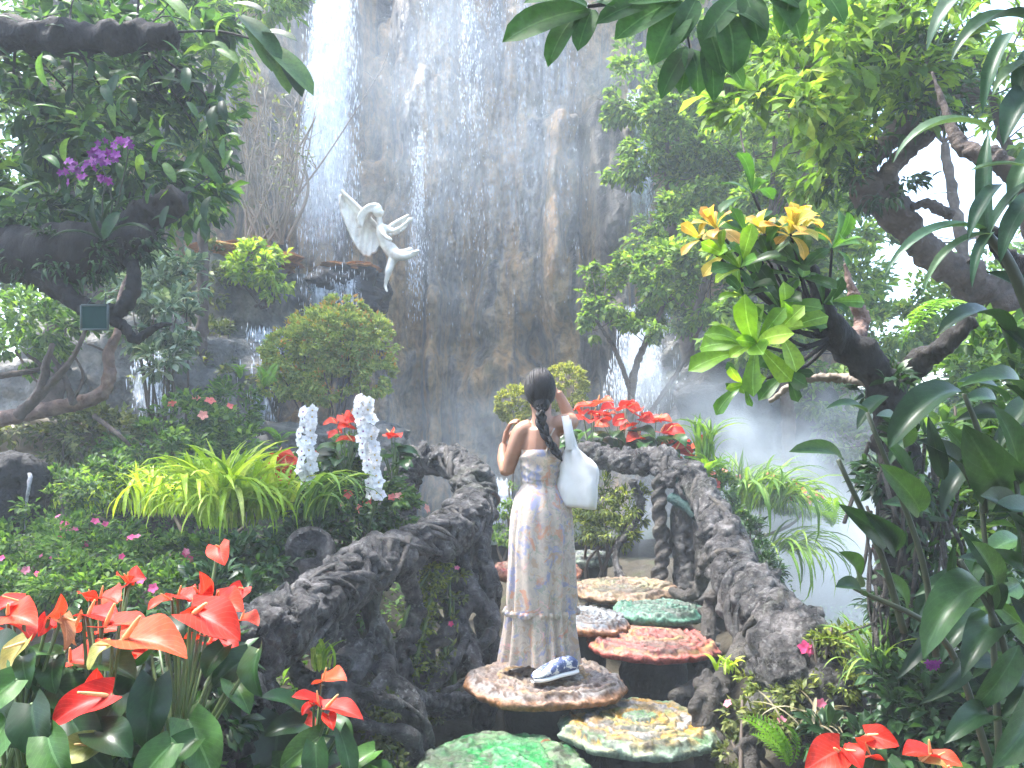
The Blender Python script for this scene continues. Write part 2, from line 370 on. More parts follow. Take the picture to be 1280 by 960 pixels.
n5 = noise_n(nw, L, 46, 5, c, .6); n6 = noise_n(nw, L, 4.5, 4, c, .6); r5 = ramp(nw, [(.56, (0,)*3), (.66, (1,)*3)]); L(n5.outputs[0], r5.inputs[0]); r6 = ramp(nw, [(.42, (0,)*3), (.6, (.8,)*3)]); L(n6.outputs[0], r6.inputs[0])
ml = nw('ShaderNodeMix'); ml.data_type = 'RGBA'; ml.inputs['B'].default_value = (.33, .33, .31, 1); L(math_n(nw, L, 'MULTIPLY', r5.outputs[0], r6.outputs[0]), ml.inputs['Factor']); L(mg.outputs['Result'], ml.inputs['A']); mg = ml
nb = noise_n(nw, L, 30, 10, c, .75); rr = ramp(nw, [(.35, (.22,)*3), (.7, (.55,)*3)]); L(n1.outputs[0], rr.inputs[0])
finish(nw, L, mg.outputs['Result'], rr.outputs[0], nb.outputs[0], 1., .05, .45)
M_rootlt = m_noise('pale_root', [(.3, (.018, .016, .013)), (.55, (.06, .052, .044)), (.75, (.11, .1, .075))], 11, 8, .6, 1., .03)
M_bark = m_noise('dark_bark', [(.3, (.006, .0055, .005)), (.55, (.017, .014, .012)), (.75, (.045, .036, .03))], 7, 8, .85, 1., .03, 20, (1, 1, .4))
M_bark2 = m_noise('brown_bark', [(.3, (.03, .022, .016)), (.55, (.085, .06, .045)), (.75, (.16, .125, .1))], 6, 8, .8, 1., .03, 20)
M_pinkbark = m_noise('pinkish_bark', [(.3, (.06, .035, .027)), (.55, (.2, .125, .095)), (.75, (.32, .24, .2))], 8, 8, .8, 1., .04, 16)
M_twig = m_plain('twig', (.08, .06, .045), .8)
M_twiglt = m_plain('pale_twig', (.2, .16, .12), .8)
M_stem = m_plain('green_stem', (.07, .12, .03), .5)
M_stemd = m_plain('dark_stem', (.04, .05, .025), .5)
M_water, t_, nw, L = mat_new('falling_water')
p, o = finish(nw, L, (.86, .9, .95), .2, spec=.5); tr = nw('ShaderNodeBsdfTranslucent'); tr.inputs[0].default_value = (.9, .94, 1, 1)
ms = nw('ShaderNodeMixShader'); ms.inputs[0].default_value = .5; L(p.outputs[0], ms.inputs[1]); L(tr.outputs[0], ms.inputs[2]); L(ms.outputs[0], o.inputs['Surface'])
M_sheet, t_, nw, L = mat_new('water_sheet')                      # a thin film of water: streaks of froth with clear gaps between
c = coords(nw, L, 'Object', (1, 1, .1)); n1 = noise_n(nw, L, 13, 6, c, .75, .4); c2 = coords(nw, L, 'Object', (1, 1, .45)); n2 = noise_n(nw, L, 22, 4, c2, .7)
k = math_n(nw, L, 'ADD', math_n(nw, L, 'MULTIPLY', n1.outputs[0], .62), math_n(nw, L, 'MULTIPLY', n2.outputs[0], .4)); r = ramp(nw, [(.40, (0,)*3), (.5, (.4,)*3), (.66, (.9,)*3)]); L(k, r.inputs[0])
uv = nw('ShaderNodeUVMap'); sx = nw('ShaderNodeSeparateXYZ'); L(uv.outputs[0], sx.inputs[0])
ed = math_n(nw, L, 'MULTIPLY', math_n(nw, L, 'SUBTRACT', .5, math_n(nw, L, 'ABSOLUTE', math_n(nw, L, 'SUBTRACT', sx.outputs[0], .5))), 5., True)
ed = math_n(nw, L, 'MULTIPLY', ed, math_n(nw, L, 'MULTIPLY', math_n(nw, L, 'MULTIPLY', math_n(nw, L, 'SUBTRACT', 1., sx.outputs[1]), 3.2, True), math_n(nw, L, 'ADD', math_n(nw, L, 'MULTIPLY', sx.outputs[1], 6.), .25, True)))
p, o = finish(nw, L, (.84, .9, .97), .3); tp = nw('ShaderNodeBsdfTransparent'); tr = nw('ShaderNodeBsdfTranslucent'); tr.inputs[0].default_value = (.88, .93, 1, 1)
ms = nw('ShaderNodeMixShader'); ms.inputs[0].default_value = .5; L(p.outputs[0], ms.inputs[1]); L(tr.outputs[0], ms.inputs[2])
m2 = nw('ShaderNodeMixShader'); L(math_n(nw, L, 'MULTIPLY', r.outputs[0], ed), m2.inputs[0]); L(tp.outputs[0], m2.inputs[1]); L(ms.outputs[0], m2.inputs[2]); L(m2.outputs[0], o.inputs['Surface'])
M_veil = M_sheet.copy(); M_veil.name = 'water_veil'                # the same film, thinner
for n_ in M_veil.node_tree.nodes:
    if n_.type == 'VALTORGB': e_ = n_.color_ramp.elements; e_[0].position, e_[1].position, e_[2].position = .44, .56, .72; e_[1].color = (.16,)*3+(1,); e_[2].color = (.62,)*3+(1,)
M_pond, t_, nw, L = mat_new('pond_water'); c = coords(nw, L); n1 = noise_n(nw, L, 5, 4, c); finish(nw, L, (.05, .075, .06), .06, n1.outputs[0], .25, .02, .5)
# leaf colours: (dark .. light)
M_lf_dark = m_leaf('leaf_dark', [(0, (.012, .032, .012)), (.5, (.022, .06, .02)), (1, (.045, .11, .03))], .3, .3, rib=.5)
M_lf_blue = m_leaf('leaf_deep_green', [(0, (.018, .05, .024)), (.5, (.045, .11, .042)), (.85, (.09, .19, .055)), (1, (.2, .33, .07))], .48, .36)
M_lf_bright = m_leaf('leaf_bright', [(0, (.05, .11, .02)), (.45, (.12, .225, .038)), (.8, (.2, .33, .055)), (1, (.33, .42, .08))], .56, .5)
M_lf_mid = m_leaf('leaf_mid', [(0, (.03, .075, .022)), (.5, (.075, .165, .038)), (1, (.18, .3, .065))], .5, .45)
M_lf_pale = m_leaf('leaf_pale_variegated', [(0, (.05, .1, .05)), (.5, (.13, .21, .12)), (.8, (.3, .38, .27)), (1, (.5, .56, .45))], .35, .4)
M_lf_lime = m_leaf('leaf_lime', [(0, (.12, .22, .015)), (.5, (.27, .42, .03)), (1, (.5, .6, .09))], .45, .42, noise=.4)
M_blade = m_leaf('blade_lime', [(0, (.16, .28, .015)), (.4, (.32, .48, .03)), (.8, (.42, .55, .06)), (1, (.6, .66, .18))], .4, .4, rib=.3)
M_blade2 = m_leaf('blade_green', [(0, (.05, .12, .02)), (.5, (.12, .24, .04)), (1, (.28, .4, .08))], .4, .4, rib=.3)
M_lf_olive = m_leaf('leaf_olive', [(0, (.05, .075, .02)), (.5, (.12, .15, .04)), (1, (.24, .26, .09))], .4, .45)
M_topi = m_leaf('topiary_leaf', [(0, (.2, .29, .075)), (.5, (.38, .48, .13)), (.85, (.54, .6, .17)), (1, (.6, .55, .15))], .4, .42)
M_topitip = m_leaf('topiary_tip', [(0, (.36, .36, .08)), (.6, (.52, .36, .09)), (1, (.6, .27, .07))], .4, .42)
M_ballb = m_leaf('ball_bush_leaf', [(0, (.16, .2, .04)), (.5, (.34, .37, .07)), (1, (.56, .53, .14))], .4, .45)
M_orch = m_leaf('orchid_leaf', [(0, (.008, .024, .009)), (.6, (.018, .052, .016)), (1, (.05, .115, .03))], .25, .28, rib=.35, vein=.12)
M_strapw = m_leaf('strap_leaf', [(0, (.02, .055, .03)), (.6, (.04, .095, .05)), (1, (.1, .17, .09))], .25, .33, rib=.3)
M_over = m_leaf('overhang_leaf', [(0, (.02, .065, .02)), (.6, (.05, .145, .036)), (1, (.11, .25, .055))], .6, .45, rib=.5, spec=.3)
M_schef = m_leaf('glossy_leaf', [(0, (.02, .06, .014)), (.6, (.045, .13, .022)), (1, (.11, .26, .035))], .5, .28, rib=.5)
M_limeleaf = m_leaf('young_leaf', [(0, (.09, .2, .015)), (.6, (.18, .36, .025)), (1, (.34, .5, .05))], .5, .3, rib=.5)
M_gold = m_leaf('golden_leaf', [(0, (.5, .36, .05)), (.4, (.62, .33, .07)), (.75, (.65, .26, .09)), (1, (.55, .5, .08))], .45, .35, rib=.4, edge=(.3, .36, .04))
M_anl = m_leaf('anthurium_leaf', [(0, (.008, .03, .008)), (.5, (.017, .06, .014)), (1, (.06, .15, .025))], .25, .22, rib=.6, vein=.15)
M_red = m_leaf('red_spathe', [(0, (.5, .014, .008)), (.6, (.62, .035, .016)), (1, (.66, .075, .03))], .3, .36, (1.2, .7, .5), rib=.2, spec=.35, vein=.12)
M_redor = m_leaf('orange_red_spathe', [(0, (.6, .04, .016)), (.6, (.64, .06, .022)), (1, (.62, .09, .03))], .35, .36, (1.2, .7, .5), rib=.2, spec=.35, vein=.12)
M_aged = m_leaf('aged_spathe', [(0, (.42, .14, .06)), (.6, (.45, .25, .08)), (1, (.2, .26, .05))], .3, .28, (1.1, .8, .6), rib=.3, vein=.2)
M_spadix = m_noise('spadix', [(.3, (.7, .3, .1)), (.7, (.75, .6, .25))], 120, 2, .5, .5, .002)
M_pink = m_leaf('pink_petal', [(0, (.6, .05, .17)), (.5, (.75, .12, .28)), (1, (.8, .3, .4))], .35, .5, (1.1, .8, .8))
M_coral = m_leaf('coral_petal', [(0, (.7, .12, .1)), (.6, (.78, .22, .17)), (1, (.8, .4, .3))], .35, .5, (1.1, .8, .8))
M_white = m_leaf('white_petal', [(0, (.74, .74, .76)), (1, (.86, .86, .88))], .35, .5, (1, 1, 1))
M_purple = m_leaf('purple_petal', [(0, (.14, .02, .15)), (.6, (.26, .045, .26)), (1, (.42, .15, .4))], .35, .5, (1.1, .9, 1.1))
M_yelc = m_plain('yellow_centre', (.6, .4, .05), .5)
M_fern = m_leaf('fern_pinna', [(0, (.1, .24, .02)), (.6, (.19, .38, .03)), (1, (.3, .48, .05))], .5, .4)
M_moss = m_leaf('moss_leaf', [(0, (.05, .08, .015)), (.5, (.13, .18, .03)), (1, (.3, .34, .06))], .4, .6)
M_dry = m_leaf('dry_leaf', [(0, (.14, .12, .07)), (1, (.3, .27, .18))], .3, .6)
# ================================================================== ground
def hgt(x, y):
    x = np.asarray(x, float); y = np.asarray(y, float)
    path = np.clip(-.22+(y-3.3)*.155, -.25, .34)
    left = .34+.085*np.clip(y-2, 0, 9)+.1*sstep(-1.5, -5, x)+sstep(-3.6, -7, x)*.5*sstep(5, 9, y)
    right = .42-.62*sstep(3.4, 5.2, y)*sstep(1.2, 2.2, x)+.95*np.exp(-((x-1.95-.12*(y-6.8))/.55)**2-((y-7)/1.5)**2)+sstep(9, 12, y)*.6
    wl_ = sstep(-.35, -1.0, x+.10*(y-3.5)); wr = sstep(1.15, 1.75, x-.03*(y-3.5))
    h = path*(1-wl_)*(1-wr)+left*wl_+right*wr
    h = h+sstep(8, 10.5, y)*(.35-h)*sstep(3.5, 2.2, np.abs(x+.2))
    far = sstep(16, 30, np.hypot(x, y)); return h*(1-far)
def gridaxis(a, b, st, far):
    c = np.arange(a, b+1e-6, st); k = np.geomspace(st*2, far, 16); return np.concatenate([(a-k)[::-1], c, b+k])
gx = gridaxis(-9, 9, .11, 900); gy = gridaxis(-2, 15, .11, 900)
X, Y = np.meshgrid(gx, gy, indexing='ij'); q = np.stack([X.ravel(), Y.ravel(), 0*X.ravel()], 1)
Z = hgt(X, Y).ravel()+(.05*fbm(q*2.2, 4, 3)+.02*fbm(q*9, 2, 5))*sstep(30, 14, np.hypot(q[:, 0], q[:, 1])); q[:, 2] = Z
tag(part('ground', mkq('ground', q, gridq(len(gx), len(gy))[:, ::-1], M_soil)), 'dark damp garden soil under the planting and the stepping stones', 'ground', kind='structure')
# pond at the foot of the cliff
a = np.linspace(0, 2*math.pi, 65)[:-1]; rr_ = 1+.12*np.sin(3*a+1)+.07*np.sin(5*a)
pv = np.stack([-.2+3.2*rr_*np.cos(a), 11+2.6*rr_*np.sin(a), np.full(64, .53)], 1)
tag(part('pond', mk('pond', pv, [tuple(range(64))], M_pond)), 'misty pond at the foot of the waterfall cliff', 'pond', kind='structure')
# ================================================================== cliff
def rock_relief(x, z):
    P = np.stack([x, z*0, z], 1)
    y = .55*fbm(P*np.array([.45, 1, .28])+3, 4, 31)+.20*fbm(P*np.array([1.9, 1, .5]), 4, 41)+.16*fbm(P*np.array([4.2, 1, 1.6]), 4, 51)-.18*np.abs(fbm(P*np.array([2.6, 1, .35])+7, 3, 57))
    y += .05*np.abs(fbm(P*7, 3, 61))
    cx = fbm(np.stack([x*1.15+.25*vnoise(P*np.array([.6, 1, .6]), 5), 0*x, z*.10+.0*x], 1), 3, 91); y += -.85*np.abs(cx)**.7+.6
    bl = worley(np.stack([x*.95+.3*vnoise(P*1.3, 3), 0*x+.5, z*.42+.25*vnoise(P*1.1+9, 4)], 1), 12); y += .75*bl**1.5-.25; bl2 = worley(np.stack([x*2.6+.4*vnoise(P*2.3, 3), 0*x+.5, z*.9+.3*vnoise(P*2.1+9, 4)], 1), 15); y += .28*bl2**1.5-.1
    # stepped blocks: horizontal breaks that wander
    zz = z+.35*fbm(P*np.array([.8, 1, .3]), 3, 71); y += .16*(np.abs(((zz*.62) % 1)-.5)*2)**3*sstep(-.2, .5, fbm(P*.5, 2, 81))
    return y
DC = 13.0
def cliff_y(x, z):
    u = 640+x/DC*FPX; v = HORIZON-(z-CAMZ)/DC*FPX
    y = DC+rock_relief(x, z)
    g = lambda c, w: np.exp(-((u-c)/w)**2)
    y += .55*g(463, 17)*sstep(205, 175, v)                        # dark recess left of the centre
    y -= .35*g(470, 42)*sstep(250, 190, v)*0+.4*np.exp(-((u-455)/34)**2-((v-205)/17)**2)
    y -= .55*g(545, 15)*sstep(330, 370, v)+.45*g(487, 11)*sstep(290, 350, v)+.25*g(575, 12)*sstep(200, 300, v)
    y += .5*g(515, 15)*sstep(300, 400, v)+.35*g(600, 16)*sstep(430, 330, v)*sstep(150, 260, v)
    y += .4*g(416, 22)*sstep(345, 300, v)
    y -= .85*sstep(655, 700, u)*sstep(800, 770, u)*sstep(120, 165, v)  # right-hand bulge
    y += .45*g(672, 12)*sstep(130, 240, v)*sstep(480, 420, v)
    y -= .55*np.exp(-((u-640)/36)**2-((v-335)/55)**2)
    y -= .6*np.exp(-((u-745)/42)**2-((v-400)/90)**2)+.5*np.exp(-((u-700)/45)**2-((v-165)/22)**2)
    y -= .5*np.exp(-((u-610)/60)**2-((v-470)/35)**2)
    y += 1.3*sstep(785, 850, u)+2.2*sstep(900, 1100, u)-.9*sstep(330, 240, u)
    y -= 1.0*sstep(420, 640, v)*sstep(480, 400, u)
    return y-.0*z
nx, nz = 350, 300
ux = np.linspace(-7.2, 7.0, nx); uz = np.linspace(-.4, 11.5, nz); X, Zg = np.meshgrid(ux, uz, indexing='ij'); x, z = X.ravel(), Zg.ravel()
q = np.stack([x, cliff_y(x, z), z], 1)
# a cap runs back from the top edge so the cliff has depth
top = q.reshape(nx, nz, 3)[:, -1]; back = top+np.array([0, 6, -.3]); foot = back*np.array([1, 1, 0])
G = np.concatenate([q.reshape(nx, nz, 3), back[:, None], foot[:, None]], 1).reshape(-1, 3)
tag(part('cliff', mkq('cliff', G, gridq(nx, nz+2), M_cliff)), 'tall weathered brown and grey rock cliff wet with falling water', 'cliff', kind='structure')
# ------------------------------------------------------------------ free-standing rocks and ledges
def rock_mesh(c, r, seed, mat, amp=.28, vox=None, square=.5, stretch=(1, 1, 1)):
    v, f = ball((0, 0, 0), 1, 84, 56); m = np.max(np.abs(v), 1)[:, None]; v = v*(1-square)+v/m*square*.86
    n = fbm(v*1.3+seed*3.1, 3, seed)*amp+fbm(v*4.+seed, 4, seed+5)*amp*.35; v = v*(1+n)[:, None]*np.asarray(r, float)+np.asarray(c, float)
    v += unit_rows(v-np.asarray(c))*(fbm(v*5, 4, seed+9)*.05-.05*np.abs(fbm(v*3.1+4, 3, seed+12)))[:, None]
    return mk('rock', v, f, mat)
def rock(label, c, r, seed, mat, **k):
    return tag(part('rock', rock_mesh(c, r, seed, mat, **k)), label, 'rock', 'rocks')
def ledge(label, c, r, seed, mat, capmat=None, capr=None):
    o = thing('rock_ledge', label, 'rock ledge', (c[0], c[1], c[2]-r[2])); part('rock', rock_mesh(c, r, seed, mat, square=.65), o)
    if capmat: part('moss_cap', rock_mesh((c[0], c[1]-.05, c[2]+r[2]*.86), capr or (r[0]*.9, r[1]*.9, .12), seed+2, capmat, .3), o)
    return o
ledge('broad dark ledge capped with orange moss below the bare shrub, left of the waterfall', px(315, 400, 11.2), (.72, .9, .95), 3, M_rock, M_orange)
ledge('small ledge with an orange lip under the winged white statue', px(440, 368, 11.2), (.54, .62, .36), 5, M_darkrock, M_orange, (.42, .5, .07))
rock('grey rock wall in the shade left of the small cascade', px(190, 500, 10), (1.5, .7, .95), 8, M_rock)
rock('large grey boulder far left under the leaning pinkish limb', px(40, 500, 9.4), (.95, .6, .5), 9, M_rock)
rock('tan boulder with a cracked face at the left edge above the pink shrub', px(40, 566, 7.6), (.62, .5, .3), 10, M_slab)
rock('grey block at the foot of the right cascade', px(850, 480, 11), (.7, .6, .7), 12, M_rock)
rock('dark rock wall in the mist behind the right rail', px(930, 560, 10.2), (1.1, .6, 1.0), 13, M_darkrock)
rock('shaded rock at the right behind the mist', px(1080, 560, 10.5), (1.2, .6, .9), 14, M_rock)
rock('low mossy rock beneath the topiary bush', px(420, 560, 9), (.9, .6, .35), 15, M_rock)
M_trick = m_noise('lichen_streak', [(.3, (.12, .12, .13)), (.7, (.42, .42, .45))], 30, 4, .5, .5, .01)
# dark hollow rock with a white trickle at the left edge
o = thing('hollow_rock', 'black rounded hollow rock with a pale streak, at the left edge', 'rock', px(10, 655, 5.6), 'rocks')
mb = MB(); P = spline([px(-60, 640, 5.5), px(-30, 606, 5.6), px(18, 588, 5.7), px(46, 600, 5.75), px(40, 640, 5.75), px(28, 668, 5.7)], 26)
mb.add(*tube(P, np.linspace(.17, .085, 26), 14)); mb.add(*ball(px(-15, 640, 5.65), (.26, .16, .26)))
part('rock', rough(remesh(mb, .02, 3, 'rock', M_darkrock), .02, 9), o)
mb = MB(); mb.add(*tube(spline([px(38, 592, 5.62), px(36, 612, 5.58), px(33, 628, 5.6), px(31, 662, 5.6)], 14), np.linspace(.016, .004, 14), 7, rough=.5)); part('pale_streak', mb.mesh('pale_streak', M_trick), o)
# ------------------------------------------------------------------ waterfalls: a film of froth and thousands of drops each
def drops(n, top, bot, w0, w1, jitter=.25, s=(.012, .05), seed=0, pw=1.):
    "stretched drops between two points with widths w0 (top) and w1 (bottom)"
    r = np.random.default_rng(seed+900); t = np.clip(r.random(n)**pw*r.uniform(.72, 1.06, n), 0, 1); a = np.asarray(top); b = np.asarray(bot)
    st = r.normal(size=14)*.5; k = r.integers(0, 14, n); lat = np.where(r.random(n) < .6, np.clip(st[k]+r.normal(size=n)*.08, -1, 1), r.uniform(-1, 1, n))
    p = a+(b-a)*t[:, None]; w = (w0+(w1-w0)*t)/2; p[:, 0] += lat*w; p[:, 1] += r.normal(size=n)*jitter*.5
    base = np.array([[1, 0, 0], [-.5, .87, 0], [-.5, -.87, 0], [0, 0, 1.], [0, 0, -1.]]); f = np.array([[0, 1, 3], [1, 2, 3], [2, 0, 3], [1, 0, 4], [2, 1, 4], [0, 2, 4]])
    rd = s[0]*r.uniform(.35, 1., n)**1.5; ln = s[1]*r.uniform(.3, 1.5, n)
    v = p[:, None]+base[None]*np.stack([rd, rd, ln], 1)[:, None]
    return v.reshape(-1, 3), (np.arange(n)[:, None, None]*5+f[None]).reshape(-1, 3)
def sheet(top, bot, w0, w1, off, seed, n=40, m=12):
    t = np.linspace(0, 1, n); u = np.linspace(-1, 1, m); a, b = np.asarray(top), np.asarray(bot)
    P = a+(b-a)*t[:, None]; x = P[:, 0][:, None]+u[None]*((w0+(w1-w0)*t)/2)[:, None]; z = np.repeat(P[:, 2][:, None], m, 1)
    q = np.stack([x.ravel(), 0*x.ravel(), z.ravel()*.5], 1); y = np.repeat(P[:, 1][:, None], m, 1).ravel()+off+.07*fbm(q*4, 3, seed)-.12*np.repeat(np.sin(t*math.pi)[:, None], m, 1).ravel()
    x = x.ravel()+.04*fbm(q*3+9, 2, seed)
    uv = np.stack([np.repeat((u[None]+1)/2, n, 0).ravel(), np.repeat(t[:, None], m, 1).ravel()], 1)
    return np.stack([x, y, z.ravel()], 1), gridq(n, m), uv
def waterfall(label, top, bot, w0, w1, n, seed, layers=2, s=(.012, .05), jit=.3, pw=1., film=None):
    o = thing('waterfall', label, 'waterfall', bot, 'waterfalls on the cliff')
    for k in range(layers):
        v, f, uv = sheet(top, bot, w0*(1-.15*k), w1*(1-.15*k), -.07*k, seed+k*7); tag(part('water_film', mkq('water_film', v, f, film or M_sheet, uv=uv), o), kind='stuff')
    v, f = drops(n, top, bot, w0*1.1, w1*1.15, jit, s, seed, pw); tag(part('drops', mkq('drops', v, f, M_water, smooth=False), o), kind='stuff')
    return o
waterfall('main white waterfall plunging past the winged statue on its left', px(418, -30, 12.3), px(402, 336, 11.6), .62, 1.0, 3000, 1, 3, (.009, .05))
waterfall('thin curtain of drops down the middle of the cliff', px(556, -30, 12.1), px(548, 420, 12.0), 1.9, 1.3, 1000, 2, 1, (.006, .03), .3, 1.8, M_veil)
waterfall('narrow bright streak falling right of the statue', px(524, 165, 12.0), px(520, 400, 11.8), .2, .34, 600, 3, 2, (.008, .035), .3, 1., M_veil)
waterfall('slender thread of water near the top centre of the cliff', px(585, -30, 12.0), px(590, 190, 11.8), .2, .4, 350, 14, 1, (.008, .035), .3, 1., M_veil)
waterfall('sparse drips over the right half of the cliff', px(665, -30, 11.8), px(655, 400, 11.5), 1.5, 1.7, 600, 4, 1, (.006, .028), .3, 1.6, M_veil)
waterfall('narrow waterfall at the upper right beside the green trees', px(793, 120, 12.0), px(800, 285, 12.0), .2, .45, 900, 5, 2, (.012, .05))
waterfall('pale cascade at the right behind the red flowers', px(806, 385, 11.2), px(800, 520, 10.4), .5, 1.0, 2400, 6, 3, (.012, .05))
waterfall('small cascade at the left between rock and topiary', px(331, 413, 10.2), px(322, 545, 9.9), .34, .32, 1100, 7, 2, (.01, .05))
waterfall('faint cascade at the far left behind the tree branches', px(190, 440, 9.1), px(192, 520, 9.0), .3, .3, 500, 8, 2, (.01, .04))
waterfall('water dripping in threads from the ledge under the statue', px(420, 340, 10.75), px(416, 400, 10.72), .8, .7, 420, 9, 1, (.007, .05))
waterfall('bright stream in the pond seen left of the woman', px(620, 600, 9.2), px(618, 655, 8.9), .3, .42, 500, 10, 2, (.01, .05))
# ================================================================== stepping stones
M_stone = m_vcol('painted_stone', .55, 34, .8, .012, .35, coat=.0, grain=.6, gscale=50)
M_ped = m_noise('stone_pedestal', [(.3, (.012, .011, .01)), (.6, (.03, .028, .025)), (.8, (.05, .055, .035))], 8, 6, .5, .7, .02)
def stone(label, c, rx, ry, pal, rim, seed, rings=5, rot=0., cen=(.15, -.1), tilt=0.):
    "plate like a shelf fungus: overlapping wavy layers, each with a raised lip, painted in bands"
    o = thing('stepping_stone', label, 'stepping stone', (c[0], c[1], float(hgt(c[0], c[1]))), 'painted stepping stones')
    nr, na = 46, 150; t = np.linspace(0, 1, nr); a = np.arange(na)*2*math.pi/na; r2 = np.random.default_rng(seed)
    ca, sa = np.cos(a), np.sin(a); nz1 = fbm(np.stack([ca*1.6, sa*1.6, 0*a+seed], 1), 3, seed); nz2 = fbm(np.stack([ca*7, sa*7, 0*a+seed], 1), 3, seed+3)
    RR = 1+.075*nz1+.035*nz2
    T, A = np.meshgrid(t, np.arange(na), indexing='ij'); rad = T*RR[A]
    x = rad*ca[A]+cen[0]*(1-T)*(1-T)*.9; y = rad*sa[A]+cen[1]*(1-T)*(1-T)*.9
    P = np.stack([x.ravel()*3, y.ravel()*3, np.full(x.size, seed*1.7)], 1)
    w = fbm(P, 3, seed+7).reshape(x.shape); w2 = fbm(P*3.3, 3, seed+8).reshape(x.shape)
    ph = T*rings*.85+.62*w+.24*w2; k = np.floor(ph); fr = ph-k
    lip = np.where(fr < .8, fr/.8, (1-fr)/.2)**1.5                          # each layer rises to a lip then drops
    fine = fbm(P*np.array([7, 7, 1]), 3, seed+12).reshape(x.shape)
    z = .017*lip+.006*(1-T)*rings*.5+.004*w2+.002*fine+.005*np.sin(A*2*math.pi/na*26+w*9)*sstep(.3, .9, T)*lip-.03*sstep(.9, 1, T)
    rk = np.clip(k, 0, 12).astype(int); pal = np.array(pal, float); pick = (rk*7+seed) % len(pal)
    col = pal[pick]; mixn = sstep(-.1, .45, w2)[..., None]; col = col*(1-.55*mixn)+pal[(pick+1) % len(pal)]*.55*mixn
    pt = sstep(.1, .35, fbm(P*2.1+5, 2, seed+21).reshape(x.shape))[..., None]; col = col*(1-.6*pt)+pal[(pick+2) % len(pal)]*.6*pt
    wear = sstep(.2, .5, fine)[..., None]*.4; col = col*(1-wear)+np.array((.3, .28, .25))*wear
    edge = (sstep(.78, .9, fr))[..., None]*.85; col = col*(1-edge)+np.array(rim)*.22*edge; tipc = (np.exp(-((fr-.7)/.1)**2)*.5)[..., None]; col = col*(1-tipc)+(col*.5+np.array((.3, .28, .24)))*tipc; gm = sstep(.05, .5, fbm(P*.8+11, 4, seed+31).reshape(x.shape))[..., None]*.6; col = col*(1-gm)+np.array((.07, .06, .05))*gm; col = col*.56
    re = sstep(.93, 1, T)[..., None]; col = col*(1-re*.6)+np.array(rim)*re*.6
    top = np.stack([x*rx, y*ry, z], 2)
    low = []; lc = []                                                       # ruffled rim and underside
    for dz, sc in ((-.02, 1.015), (-.04, .99), (-.052, .9), (-.056, .5)):
        ru = 1+.02*np.sin(a*17+nz1*8)+.02*nz2
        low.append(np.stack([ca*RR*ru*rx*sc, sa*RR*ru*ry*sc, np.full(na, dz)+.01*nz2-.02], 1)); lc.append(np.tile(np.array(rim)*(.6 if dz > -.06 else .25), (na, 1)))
    Vv = np.concatenate([top.reshape(-1, 3)]+low); cc = np.concatenate([col.reshape(-1, 3)]+lc)
    cr, sr = math.cos(rot), math.sin(rot); Vv[:, :2] = Vv[:, :2] @ np.array([[cr, sr], [-sr, cr]]); Vv[:, 2] += Vv[:, 1]*tilt
    part('plate', mkq('plate', Vv+np.asarray(c), gridq(nr+4, na, True), M_stone, col=cc), o)
    zb = float(hgt(c[0], c[1]))-.1; hh = np.linspace(zb, c[2]-.06, 8); s = np.linspace(1.0, .72, 8)+.06*np.sin(np.arange(8)*2.1+seed)
    mb = MB(); v, f = tube(np.stack([np.full(8, c[0]), np.full(8, c[1]), hh], 1), .62*s, 28, False, .10, seed)
    v = np.asarray(v); v[:, 0] = c[0]+(v[:, 0]-c[0])*rx; v[:, 1] = c[1]+(v[:, 1]-c[1])*ry; part('pedestal', mb.add(v, f).mesh('pedestal', M_ped), o)
    return o
OC, GR, PK, WH, BL, TL = (.55, .3, .02), (.008, .3, .05), (.55, .1, .08), (.46, .43, .4), (.26, .3, .34), (.06, .24, .16)
TAN, BRN, LG = (.36, .26, .15), (.17, .09, .05), (.2, .36, .16)
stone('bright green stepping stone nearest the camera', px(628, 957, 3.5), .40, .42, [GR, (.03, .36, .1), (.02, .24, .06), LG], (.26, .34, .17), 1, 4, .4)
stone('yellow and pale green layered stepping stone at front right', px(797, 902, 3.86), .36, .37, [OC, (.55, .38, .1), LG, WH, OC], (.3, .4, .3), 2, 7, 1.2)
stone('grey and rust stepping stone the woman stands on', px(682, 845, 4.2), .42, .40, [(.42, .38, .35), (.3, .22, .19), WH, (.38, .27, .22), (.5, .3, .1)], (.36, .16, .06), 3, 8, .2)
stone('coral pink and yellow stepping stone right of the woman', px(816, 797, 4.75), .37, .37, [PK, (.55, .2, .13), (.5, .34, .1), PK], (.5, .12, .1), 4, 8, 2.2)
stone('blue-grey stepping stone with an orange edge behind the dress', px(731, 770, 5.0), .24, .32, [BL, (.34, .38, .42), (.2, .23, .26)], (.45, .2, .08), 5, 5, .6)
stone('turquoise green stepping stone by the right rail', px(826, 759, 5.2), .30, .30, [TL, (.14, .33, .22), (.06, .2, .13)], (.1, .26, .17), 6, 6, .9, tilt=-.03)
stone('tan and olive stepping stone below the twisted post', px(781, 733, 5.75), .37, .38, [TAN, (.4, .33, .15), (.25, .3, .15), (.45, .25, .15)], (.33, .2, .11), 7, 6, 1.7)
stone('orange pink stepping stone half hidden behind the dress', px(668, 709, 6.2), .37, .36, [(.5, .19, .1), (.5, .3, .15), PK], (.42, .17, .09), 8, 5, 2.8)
stone('small grey-green stepping stone farthest up the path', px(739, 694, 6.75), .19, .26, [(.26, .31, .27), (.16, .26, .18), BL], (.22, .27, .2), 9, 5, .1)
